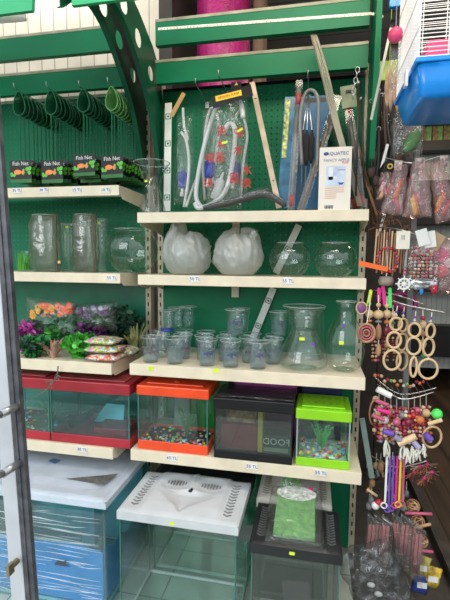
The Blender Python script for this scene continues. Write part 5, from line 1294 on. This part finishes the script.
def beadhoop(lbl, u, v, Y, R_, br, cols, n=20, sz=1.25):
    c = at(u, v, Y=Y); t = thing('bead_hoop', lbl, 'bird toy', c)
    for k in range(n):
        a = 2 * pi * k / n; MB().ball(c + V(R_ * cos(a), .004 * (k % 2), R_ * sz * sin(a)), br, 2).build('bead', cols[k % len(cols)], t, smooth=True)
    MB().tube([c + V(0, 0, R_ * sz), c + V(.002, 0, R_ * sz + .05)], .002, 5).build('cord', BEADS[1], t)
    return t
beadhoop('hoop of red and pink beads hanging in front of the wooden sticks', 387.5, 260, -.30, .040, .0068, [REDP, BEADS[2], REDP, BEADS[1]])
t = thing('orange_plastic_stick', 'flat bright orange stick poking out left towards the shelf end', 'stick', at(360, 263, Y=-.33))
MB().bar(at(359, 263, Y=-.33), at(388, 269.5, Y=-.31), .020, .006).build('stick_body', mat('bright_orange', (.95, .16, .03), .4), t, bevel=.001)
MB().tube([at(387, 269, Y=-.305), at(387, 240, Y=-.28)], .0014, 5).build('string', ROPE, t)
t = thing('grey_barrel_bead', 'stubby brown-grey barrel bead under the bead hoop', 'bead', at(386, 281, Y=-.30)); c = at(386, 281, Y=-.30)
MB().lathe([(.001, -.02), (.026, -.018), (.032, 0), (.026, .018), (.001, .02)], c, 16, sy=.7).build('barrel', mat('brown_grey_bead', (.22, .17, .14), .6, var=.3), t, smooth=True)
MB().tube([c + V(0, 0, .018), c + V(.002, 0, .06)], .002, 5).build('cord', ROPE, t)
# ship wheel
c = at(404, 284, Y=-.33); t = thing('ship_wheel_charm', 'white ship wheel charm hanging under a white tag card', 'charm', c)
MB().ring(c, .021, .0045, None, 28, 8).build('wheel_rim', CARD, t, smooth=True)
for k in range(8):
    a = k * pi / 4; d = V(cos(a), 0, sin(a)); MB().tube([c + d * .005, c + d * .033], .0026, 6).build('spoke', CARD, t)
MB().ball(c, .008, 2, (1, .6, 1)).build('hub', CARD, t, smooth=True)
MB().tube([c + V(0, 0, .033), c + V(.004, 0, .13)], .0045, 6).build('grey_rod', GREY, t)
for k, cm in enumerate((BEADS[2], REDP, BEADS[5])): MB().ball(c + V(.001, 0, .042 + .013 * k), .007, 1).build('bead', cm, t, smooth=True)
p = at(403, 240, Y=-.335); g = MB().box(p.x - .026, p.x + .026, -.335, -.334, p.z - .036, p.z + .036).build('tag_card', mat('ivory_card', (.75, .70, .58), .6), t)
text('lettering', '|||', .02, INK, (p.x, -.3356, p.z + .012), g)
# bead strings in a bag
c = at(421, 262, Y=-.30); t = thing('bagged_bead_strings', 'clear bag of pink and orange bead strings with white card tops', 'bead bag', c)
rnd = random.Random(7)
for k in range(6):
    m = MB(); u = 411.5 + k * 4; bead_string(m, at(u, 246, Y=-.30), at(u - 1, 278, Y=-.30), 9, .0075, rnd, 5); m.build('bead_string', [BEADS[6], BEADS[2], BEADS[4], REDP, mat('peach_bead', (.8, .5, .35), .3)], t, smooth=True)
m = MB(); pillow(m, at(421, 263, Y=-.30), .145, .20, .035, 14, 16, .006, None, 3.9); m.build('clear_bag', FILM, t, smooth=True)
m = MB(); pillow(m, at(421, 284, Y=-.305), .13, .05, .03, 14, 8, .012, None, 7.9); m.build('silver_foil_fold', mat('silver_foil', (.55, .57, .58), .2, metal=.8, bump=1), t, smooth=True)
for k, (u, v, a_) in enumerate(((423, 238, -.3), (430, 240, -.15), (436, 242, .5))):
    p = at(u, v, Y=-.33 + .01 * k); M_ = Matrix.Translation(p) @ Rm(a_, 'Y'); MB().box(-.022, .022, 0, .001, -.030, .035, M_).build('header_card', CARD if k < 2 else CRAFT, t)
t = thing('pink_red_disc_bag', 'bag with magenta and red round toys at the right edge', 'toy bag', at(442, 265, Y=-.25))
for u, v, r, cm in ((441, 255, .030, HOT), (441, 271, .028, REDP), (449, 263, .02, BEADS[4])):
    c = at(u, v, Y=-.26); MB().ball(c, r, 3, (1, .35, 1)).build('round_toy', cm, t, smooth=True)
m = MB(); pillow(m, at(444, 266, Y=-.26), .11, .23, .05, 12, 16, .010, Rm(-.1, 'Y'), 5.9); m.build('clear_bag', FILMP, t, smooth=True)
for u, v, cm, lb in ((421.5, 291, mat('blue_tip', (.02, .2, .6), .4), 'small bright blue plastic tip hanging under the bead bag'), (434, 287, REDP, 'shiny red plastic teardrop hanging under the bead bag')):
    c = at(u, v, Y=-.31); t = thing('plastic_pendant', lb, 'pendant', c); MB().ball(c, .012 if u < 430 else .02, 2, (.7, .5, 1.5)).build('drop', cm, t, smooth=True); MB().tube([c, c + V(0, 0, .04)], .0015, 5).build('cord', ROPE, t)

# --- row C
c = at(404, 301, Y=-.16); t = thing('magenta_ring_toy', 'large magenta plastic ring hanging behind the wire arm', 'ring toy', c)
MB().ring(c, .042, .012, Rm(.3, 'Y'), 28, 10, sx=1.2, sz=.75).build('ring', mat('deep_magenta', (.28, .015, .13), .35), t, smooth=True); MB().tube([c + V(0, 0, .04), c + V(0, 0, .09)], .002, 5).build('cord', ROPE, t)
for u0, v0, u1, v1, cm, lb in ((383, 286, 385, 306, HOT, 'magenta ribbon strip hanging beside the yellow-green one'), (371, 290, 368, 306, mat('neon_yellow', (.7, .85, .03), .4), 'neon yellow-green feather strip at the left end of the ring row'), (390, 288, 390, 308, NEON, 'neon green strip hanging right of the magenta ribbon'), (379, 288, 379, 302, HOT, 'short magenta strip above the wooden beads')):
    a = at(u0, v0, Y=-.29); b = at(u1, v1, Y=-.29); t = thing('plastic_strip', lb, 'strip', a, 'coloured strips above the wooden beads'); MB().bar(b, a, .014, .003).build('strip_body', cm, t, bevel=.001); MB().ball(a, .003, 1).build('knot', cm, t)
def woodtoy(lbl, u, Y, spec, bot=None):
    t = thing('wooden_bead_toy', lbl, 'bird toy', at(u, spec[-1][0], Y=Y), 'wooden bead toys')
    for v, r, cm, sc_ in spec: MB().ball(at(u, v, Y=Y), r, 2, sc_).build('bead', cm, t, smooth=True)
    MB().tube([at(u, spec[0][0] - 10, Y=Y), at(u, spec[-1][0], Y=Y)], .002, 5).build('cord', ROPE, t)
    return t
O1 = (1, 1, 1)
woodtoy('string of pale wooden balls at the far left of the ring row', 369.5, -.30, [(304, .008, LGREEN, O1), (314, .018, WOODL, O1), (321, .012, BEADS[6], (1, 1, .5))])
woodtoy('string with big pale wooden ball above a flat wooden chew block', 378.5, -.31, [(305, .010, WOODL, O1), (314.5, .022, WOODL, (1, 1, .9)), (321.5, .012, BEADS[5], (1.2, 1, .6)), (332, .016, WOODT, (.8, .6, 2.2)), (350, .014, WOODT, (.8, .6, 2))])
woodtoy('string of wooden balls with orange bead left of the wooden rings', 387, -.29, [(306, .010, BEADS[3], O1), (314, .018, WOODL, O1), (322, .012, BEADS[6], (1.1, 1, .8)), (331, .016, BEADS[1], (1, .7, 1.4)), (345, .012, WOODT, O1)])
woodtoy('string of wooden balls partly behind the first wooden rings', 393, -.27, [(315, .017, WOODL, O1), (323, .010, GB, (1, 1, .6)), (332, .012, REDP, O1)])
rnd = random.Random(19); t = thing('mixed_bead_cluster', 'cluster of small brown and red wooden pieces under the left wooden balls', 'bird toy', at(381, 345, Y=-.29))
for k in range(7):
    m = MB(); u = 372 + k * 3.4; bead_string(m, at(u, 336, Y=-.27), at(u + rnd.uniform(-2, 2), 362, Y=-.27), 7, .0075, rnd, 4); m.build('bead_string', [WOODT, BEADS[0], BEADS[1], WOODL], t, smooth=True)
# wooden ring chains
def ringchain(lbl, spec, Y, hook_=None):
    t = thing('wooden_ring_chain', lbl, 'ring toy', at(spec[0][0], spec[0][1], Y=Y), 'wooden ring chains')
    for u, v, w_, h_, ry in spec:
        c = at(u, v, Y=Y); k = .0043; 
        MB().ring(c, 1.0 * k, .0054, Rm(ry, 'Z'), 30, 8, sx=w_, sz=h_).build('wooden_ring', WOODL, t, smooth=True)
    c = at(spec[0][0], spec[0][1] - spec[0][3], Y=Y); MB().tube([c, c + V(.003, 0, .05)], .002, 6).build('cord', ROPE, t)
    MB().ball(c + V(0, 0, .012), .0065, 2).build('bead', BEADS[4], t, smooth=True); MB().ball(c + V(0, 0, .026), .006, 2).build('bead', PURP, t, smooth=True)
    for (u, v, w_, h_, _), (u2, v2, w2, h2, _) in zip(spec, spec[1:]): MB().tube([at(u, v + h_, Y=Y), at(u2, v2 - h2, Y=Y)], .003, 6).build('link_cord', ROPE, t)
    return t
ringchain('chain of three pale wooden rings, leftmost and nearest', [(396, 324, 5.4, 6.0, .1), (394, 340, 6.2, 7.6, .0), (392, 360, 7.8, 9.6, .1)], -.33)
ringchain('chain of three pale wooden rings just behind the leftmost one', [(403, 325, 5.0, 6.4, .5), (402, 342, 6.2, 8.4, .5), (402, 361, 6.8, 9.2, .6)], -.26)
ringchain('chain of three pale wooden rings second from the right, lowest ring edge-on', [(414.5, 330, 5.2, 6.6, -.3), (413.5, 346, 6.2, 8.2, -.2), (413.5, 367, 3.2, 9.6, .2)], -.31)
ringchain('chain of three pale wooden rings at the far right', [(430.5, 331, 4.4, 6.6, .4), (428.5, 347, 5.4, 8.4, .3), (428, 369, 8.4, 9.6, 0)], -.31)
woodtoy('narrow wooden bead column between the two right ring chains', 423, -.26, [(318, .010, BEADS[0], O1), (325, .015, WOODL, (1, 1, 1.2)), (334, .012, WOODT, O1), (344, .014, WOODL, (1, 1, 1.5)), (356, .010, GB, O1)])
# spiral disc (dream catcher like)
c = at(366.5, 333, Y=-.36); t = thing('woven_ring_toy', 'round woven ring toy in front of the belly vase', 'ring toy', c)
MB().ring(c, .032, .0055, None, 28, 8, sz=1.15).build('outer_ring', WOODT, t, smooth=True); MB().ring(c, .022, .0035, None, 24, 6, sz=1.15).build('middle_ring', BEADS[2], t, smooth=True); MB().ring(c, .012, .0035, None, 20, 6, sz=1.15).build('inner_ring', WOODT, t, smooth=True)
MB().ball(c, .008, 2, (1, .5, 1)).build('centre_bead', BEADS[1], t, smooth=True); MB().tube([c + V(0, 0, .036), c + V(.012, .02, .13)], .002, 5).build('cord', ROPE, t)
c = at(361.5, 308, Y=-.34); t = thing('purple_disc_toy', 'small purple disc toy in a wooden ring above the woven ring toy', 'ring toy', c)
MB().ball(c, .018, 3, (.9, .35, 1.2)).build('purple_disc', mat('plum_disc', (.20, .06, .20), .3), t, smooth=True); MB().ring(c, .021, .003, None, 22, 6, sz=1.15).build('wooden_ring', WOODL, t, smooth=True)

# --- row D: dense bead clusters with tassels
rnd = random.Random(31)
names = ['far left', 'second from the left', 'third from the left', 'in the left centre', 'in the centre', 'right of the centre', 'third from the right', 'second from the right', 'far right']
for k in range(9):
    u = 379 + k * 5.9; Y_ = -.30 - .03 * (k % 2); v0 = 398 + 3 * (k % 2) + (2 if 2 < k < 7 else 0)
    t = thing('bead_cluster_toy', 'hanging toy of red, pink and wooden beads under the double wire, %s' % names[k], 'bird toy', at(u, v0, Y=Y_), 'bead cluster toys')
    for j in range(3):
        m = MB(); bead_string(m, at(u - 3 + 3 * j, v0 + 7, Y=Y_ + .012 * (j - 1)), at(u - 4 + 4 * j, 441 + rnd.uniform(-6, 4), Y=Y_), 9, .0105, rnd, 7); m.build('bead_string', BEADS, t, smooth=True)
    MB().ball(at(u, v0 + 15 + 4 * (k % 2), Y=Y_ - .025), .0165, 3).build('large_bead', [BEADS[3], BEADS[4], BEADS[6], BEADS[2], BEADS[5], BEADS[1], REDP, BEADS[6], BEADS[3]][k], t, smooth=True)
    MB().tube([at(u, v0 - 4, Y=Y_), at(u, v0 + 14, Y=Y_)], .003, 6).build('silver_chain', STEEL, t)
for i, (u0, v0, u1, v1, r, cm, lb) in enumerate(((377, 389, 391, 396, .0125, CARD, 'white wooden dowel in the top left of the bead clusters'), (375, 400, 388, 405, .008, BEADS[2], 'pink dowel at the left edge of the bead clusters, upper'), (377, 409, 390, 413, .008, HOT, 'pink dowel at the left edge of the bead clusters, middle'), (372, 415, 384, 420, .008, BEADS[2], 'pink dowel at the left edge of the bead clusters, lower'),
        (383, 431, 393, 434, .012, PURP, 'violet dowel under the bead clusters at the left'), (394, 436, 401, 441, .012, mat('grey_violet_dowel', (.25, .25, .36), .5), 'grey-violet dowel under the bead clusters'), (398, 444, 416, 436, .014, WOODL, 'thick pale wooden dowel above the white cord tassels'), (413, 441, 419, 448, .011, mat('lavender_dowel', (.4, .36, .55), .5), 'lavender dowel beside the white cord tassels'), (425, 434, 431, 440, .013, PURP, 'dark violet dowel under the right bead clusters'), (428, 424, 442, 420, .008, WOODL, 'thin wooden dowel at the right of the bead clusters'))):
    a = at(u0, v0, Y=-.37); b = at(u1, v1, Y=-.37); t = thing('dowel_bead', lb, 'dowel', a, 'dowels among the bead clusters')
    MB().tube([a, b], r, 12).build('dowel', cm, t, smooth=False); MB().tube([b, b + (b - a).normalized() * .003], r * .4, 8).build('bore_hole', INK, t)
for k, (u, v0, v1, n) in enumerate(((386, 440, 456, 5), (403, 445, 459, 7), (407, 448, 462, 7), (412, 446, 462, 7), (418, 448, 460, 6), (423, 444, 456, 5))):
    t = thing('cord_tassel', 'white cotton cord tassel, %s under the bead clusters' % ['leftmost', 'second from left', 'third from left', 'fourth from left', 'fifth from left', 'rightmost'][k], 'tassel', at(u, v0, Y=-.355), 'white cord tassels'); rnd = random.Random(k)
    for j in range(n):
        a = at(u, v0, Y=-.355); e = at(u + rnd.uniform(-4, 4), v1 + rnd.uniform(-3, 2), Y=-.355 + rnd.uniform(-.01, .01)); MB().tube(smoothpath([a, a.lerp(e, .5) + V(rnd.uniform(-.008, .008), 0, .006), e], 4), .0035, 5).build('cord', ROPE, t, smooth=True)
c = at(437, 414, Y=-.33); t = thing('green_ball_bead', 'bright neon green ball at the right end of the bead clusters', 'ball', c); MB().ball(c, .022, 3).build('ball', NEON, t, smooth=True); MB().tube([c, at(424, 413, Y=-.33)], .003, 6).build('cord', ROPE, t)
c = at(432, 437, Y=-.33); t = thing('wooden_loop', 'thin pale wooden loop at the lower right of the bead clusters', 'ring toy', c); MB().ring(c, .040, .005, Rm(.3, 'Z'), 28, 8, sz=1.1).build('loop', WOODL, t, smooth=True); MB().tube([c + V(-.03, 0, .03), c + V(-.04, 0, .07)], .002, 5).build('cord', ROPE, t)
c = at(375, 412, Y=-.28); t = thing('wooden_loop', 'thin tan oval loop at the left edge of the bead clusters', 'ring toy', c); MB().ring(c, .030, .004, Rm(.6, 'Z'), 28, 8, sz=1.9).build('loop', WOODT, t, smooth=True); MB().ball(c + V(0, 0, .058), .014, 2).build('bead', WOODL, t, smooth=True)
t = thing('upper_bead_rack_toys', 'small red and green beads lying on the wire rungs above the bead clusters', 'beads', at(395, 380, Y=-.25)); rnd = random.Random(8)
for k in range(16): MB().ball(at(375 + k * 3.2, 376 + rnd.uniform(-2, 4) + min(k, 9) * .8, Y=-.24), .009, 1).build('bead', BEADS[rnd.randrange(8)], t, smooth=True)

# --- row E: coloured hooks, sticks, rattan balls
for k, (u, cm, n_, v1) in enumerate(((385, WHITE, 'white', 508), (388.5, PURP, 'violet', 512), (392, PURP, 'dark violet', 511), (395.5, HOT, 'magenta', 508), (399, YEL, 'yellow', 507), (402.5, BEADS[2], 'pink', 506))):
    a = at(u + 2, 456, Y=-.33); b = at(u, v1 - 6, Y=-.33); t = thing('plastic_hanger_hook', '%s plastic strip with hook end hanging under the bead clusters' % n_, 'hanger', a, 'coloured plastic hook strips')
    MB().bar(b, a, .0085, .004).build('strip', cm, t, bevel=.001)
    MB().ring(b + V(-.004, 0, -.016), .012, .0035, None, 18, 6).build('hook_end', cm, t, smooth=True); 
rnd = random.Random(5)
for k, (u, v) in enumerate(((413, 506), (418, 522), (421, 541))):
    c = at(u, v, Y=-.28); t = thing('rattan_ball', 'woven rattan ball on a toy string at the right, %s' % ['top one', 'middle one', 'bottom one'][k], 'ball', c, 'rattan balls')
    for j in range(9): MB().ring(c, .027, .0024, Rm(rnd.uniform(0, 3.1), 'Z') @ Rm(rnd.uniform(0, 3.1), 'X'), 22, 5).build('rattan_strand', WOODT, t, smooth=True)
for k, (u0, v0, u1, v1, cm, lb) in enumerate(((405, 513, 432, 514, BEADS[2], 'pinkish stick beside the top rattan ball'), (412, 549, 433, 552, BEADS[2], 'pink stick beside the bottom rattan ball'), (415, 546, 428, 541, WOODT, 'tan stick above the bottom rattan ball'), (367, 489, 377, 496, WOODL, 'pale wooden stick with red end left of the coloured hooks'), (414, 528, 431, 524, WOODT, 'tan stick beside the middle rattan ball'))):
    a = at(u0, v0, Y=-.31); b = at(u1, v1, Y=-.31); t = thing('chew_stick', lb, 'stick', a, 'chew sticks'); MB().tube([a, b], .0065, 8).build('stick', cm, t, smooth=True); MB().tube([b, b + (b - a).normalized() * .004], .003, 6).build('end', INK, t)
for k, (u, v) in enumerate(((420, 470), (427, 468), (424, 482), (432, 476), (414, 476))):
    t = thing('ribbon_tassel', 'dusty pink ribbon tassel right of the coloured hooks, %s' % ['top left', 'top middle', 'bottom middle', 'right', 'left'][k], 'tassel', at(u, v, Y=-.25), 'pink ribbon tassels'); rnd = random.Random(50 + k); m = MB()
    for j in range(22):
        a = at(u, v - 4, Y=-.25); d = V(rnd.uniform(-1, 1), rnd.uniform(-.6, .6), rnd.uniform(-1.6, .1)).normalized() * rnd.uniform(.025, .05); s_ = V(d.z, .3, -d.x).normalized() * .003
        m.mi = rnd.randrange(3); m.face([a - s_, a + s_, a + d + s_, a + d - s_])
    m.build('ribbons', [mat('dusty_rose', (.42, .10, .12), .6), mat('cream_ribbon', (.5, .42, .35), .6), mat('dull_orange_ribbon', (.55, .2, .08), .6)], t); MB().ball(at(u, v - 4, Y=-.25), .008, 1).build('knot', HOT, t)
c = at(378.5, 502, Y=-.30); t = thing('red_white_bobbin', 'red and white bobbin toy left of the coloured hooks', 'toy', c); MB().ball(c, .016, 2, (1, 1, .8)).build('red_band', REDP, t, smooth=True); MB().ball(c + V(-.012, 0, -.018), .018, 2).build('white_ball', CARD, t, smooth=True)
# dark filler toys deeper on the stand: small wood and bead toys
rnd = random.Random(77); hid = 0
for k in range(16):
    u = 368 + rnd.random() * 42; v = 462 + rnd.random() * 46; Y_ = -.16 - rnd.random() * .06
    c = at(u, v, Y=Y_); t = thing('small_chew_toy', 'small dull wooden and bead toy hanging deep behind the coloured hooks', 'bird toy', c, 'small toys behind the coloured hooks')
    MB().ball(c, rnd.uniform(.010, .018), 1, (1, 1, rnd.uniform(.8, 2))).build('bead', [WOODT, BEADS[1], GREY, DR, WOODL, BEADS[5]][k % 6], t, smooth=True)
    d = V(rnd.uniform(-.6, .6), 0, -1).normalized() * .05; MB().tube([c, c + d], .006, 6).build('stick', [WOODT, GREY, DR][k % 3], t)
    MB().tube([c, c + V(0, 0, .06)], .0015, 4).build('cord', ROPE, t)

# --- row F: flat bags of pink sticks
for k, (u0, v0, w_, v1, lb) in enumerate(((369, 521, 9, 562, 'leftmost'), (376, 522, 9, 566, 'second from the left'), (383, 522, 9, 570, 'third from the left'), (393, 520, 8, 553, 'fourth from the left'), (402, 521, 10, 558, 'third from the right'), (409, 525, 10, 570, 'second from the right'), (416, 530, 9, 576, 'rightmost'))):
    a = at(u0, v0 - 10, Y=-.34 + .01 * (k % 2)); b = at(u0 - 5 + (8 if k == 3 else 0), v1, Y=-.34); t = thing('flat_stick_pack', 'flat clear pack of pinkish sticks at the stand bottom, %s' % lb, 'pack', a, 'flat packs of chew sticks')
    W_ = w_ * .0042; Yb = -.34 + .012 * (k % 2)
    for j in range(2): MB().tube([V(a.x + W_ * (.2 + .4 * j), Yb, a.z - .06), V(b.x + W_ * (.3 + .4 * j), Yb, b.z + .015)], .0072, 8).build('pink_stick', mat('dusty_pink_stick', (.42, .15, .16), .6, var=.15), t, smooth=True)
    m = MB(); n = 10; c = (a + b) / 2
    top = [a.lerp(b, i / n) for i in range(n + 1)]
    G = [[m.bm.verts.new(q + V(-.006 + (W_ + .012) * j / 5, Yb - q.y - .012 + .006 * noise.noise(q * 30 + V(j * 1.3, k, 0)), -.04 * j / 5)) for j in range(6)] for q in top]
    for i in range(n):
        for j in range(5): m.bm.faces.new((G[i][j], G[i][j + 1], G[i + 1][j + 1], G[i + 1][j]))
    m.build('clear_sleeve', FILM, t, smooth=True, solid=.001)
# crinkled clear bag, bottom
c = at(382, 585, Y=-.52); t = thing('large_clear_bag', 'large crumpled clear plastic bag at the bottom beside the floor aquarium', 'bag', (c.x, -.50, c.z - .2))
m = MB(); pillow(m, (c.x - .01, -.46, c.z - .04), .23, .34, .13, 26, 34, .018, Rm(-.45, 'Y'), 2.7); m.build('crumpled_bag', clear('heavy_crumpled_film', (.80, .82, .82), 1.5, .12, body=.05, bodycol=(.55, .6, .62), bump=1, bscale=22, gain=1.4), t, smooth=True)
for k in range(5):
    q = V(c.x - .03 + .03 * k, -.45, c.z - .06 - .035 * k); MB().ball(q, .014, 2, (1.2, .5, .8)).build('white_piece', CARD, t, smooth=True)
for u, v, cm, lb in ((421, 583, mat('dark_blue_pack', (.03, .05, .22), .4, var=.2), 'dark blue pack at the bottom of the toy stand'), (432, 577, mat('yellow_orange_pack', (.7, .38, .04), .4, var=.35, vscale=30), 'yellow and orange pack at the bottom right of the toy stand'), (421, 566, mat('dull_yellow_pack', (.40, .34, .08), .5, var=.3, vscale=30), 'dull yellow and green pack under the bottom rattan ball')):
    c = at(u, v, Y=-.26); t = thing('snack_pack', lb, 'pack', c, 'packs at the stand foot'); m = MB(); pillow(m, c, .07, .10, .03, 8, 10, .004, Rm(.2, 'Y'), u); m.build('pouch', cm, t, smooth=True); MB().box(c.x - .02, c.x + .02, c.y - .020, c.y - .0165, c.z - .01, c.z + .015).build('label', CARD, t)

# --- dark tangle between shelf end and cage
WAND = mat('beige_feather', (.42, .28, .18), .8, var=.25)
for k, (u, v0, v1, r) in enumerate(((387, 66, 108, .010), (390.5, 60, 112, .011), (394, 62, 105, .009), (397, 72, 112, .009))):
    a = at(u, v0, Y=-.33); b = at(u, v1, Y=-.33); t = thing('feather_wand', 'slim beige feather wand hanging left of the blue tray, %s' % ['leftmost', 'second from left', 'third from left', 'nearest the tray'][k], 'cat toy', a, 'feather wands')
    MB().tube([a, a.lerp(b, .15), a.lerp(b, .5), a.lerp(b, .85), b], [.0015, .004, r, r * .8, .001], 8).build('feather', WAND, t, smooth=True); MB().tube([a + V(0, 0, .05), a], .0012, 5).build('wand_stem', DR, t)
DK = [mat('dark_leash', (.022, .02, .02), .6), mat('brown_leash', (.07, .04, .03), .7), mat('grey_leash', (.09, .085, .08), .6)]
rnd = random.Random(23)
for k in range(20):
    u = 371 + (k % 10) * 3.4 + rnd.uniform(-1, 1); v0 = 88 + rnd.uniform(-6, 14) + (k // 10) * 28; v1 = v0 + rnd.uniform(45, 75); Y_ = -.12 + rnd.uniform(-.04, .10)
    t = thing('hanging_leash', 'dark pet leash hanging in the crowded gap between the curved arm and the cage', 'leash', at(u, v0, Y=Y_), 'dark leashes in the gap')
    P_ = smoothpath([at(u, v0, Y=Y_), at(u + rnd.uniform(-3, 3), (v0 + v1) / 2, Y=Y_ - .01), at(u + rnd.uniform(-4, 4), v1, Y=Y_)], 5)
    MB().tube(P_, rnd.uniform(.004, .009), 6).build('strap', DK[k % 3], t, smooth=True); MB().ring(P_[0], .009, .002, None, 12, 5).build('clip_ring', STEEL, t, smooth=True)
    if k % 3 == 0: MB().ball(P_[-1], .018, 2, (1, .6, 1.5)).build('strap_pad', DK[1], t, smooth=True)
c = at(412, 141, Y=-.22); t = thing('green_leaf_bag', 'dark green leaf shaped toy in a clear bag under the blue tray', 'toy bag', c)
MB().ball(c, .05, 3, (.55, .25, 1.0), Rm(.5, 'Y')).build('green_leaf', mat('leaf_green_dark', (.05, .18, .04), .5, var=.2), t, smooth=True); m = MB(); pillow(m, c + V(-.02, -.01, .03), .13, .19, .05, 12, 14, .01, None, 8.8); m.build('clear_bag', FILM, t, smooth=True)
c = at(397, 135, Y=-.02)
t = thing('dark_toy_bag', 'large dull bag of mixed dark pet toys hanging behind the feather wands', 'toy bag', c)
m = MB(); pillow(m, c, .17, .38, .08, 16, 22, .016, None, 4.8, .2); m.build('dull_bag', mat('dull_brown_bag', (.10, .075, .06), .35, bump=1, bscale=30, var=.4), t, smooth=True)
MB().box(c.x - .04, c.x + .04, c.y - .01, c.y, c.z + .19, c.z + .24).build('header_card', mat('dull_card', (.2, .17, .12), .6, var=.3), t)
c = at(369, 205, Y=-.05); 
for k, (u0, v0, u1, v1, lb) in enumerate(((366, 232, 372, 165, 'nearest the box'), (373, 236, 366, 150, 'middle'), (378, 230, 368, 175, 'rightmost'))):
    a = at(u0, v0, Y=.0); b = at(u1, v1, Y=.06); t = thing('brown_cane', 'brown cane leaning behind the shelf end and toy stand, %s' % lb, 'cane', a, 'brown canes'); MB().tube([a, a.lerp(b, .5), b], .008, 8).build('cane', mat('dark_brown_cane', (.10, .05, .03), .6), t, smooth=True); MB().ball(b, .010, 1).build('knob', DR, t)
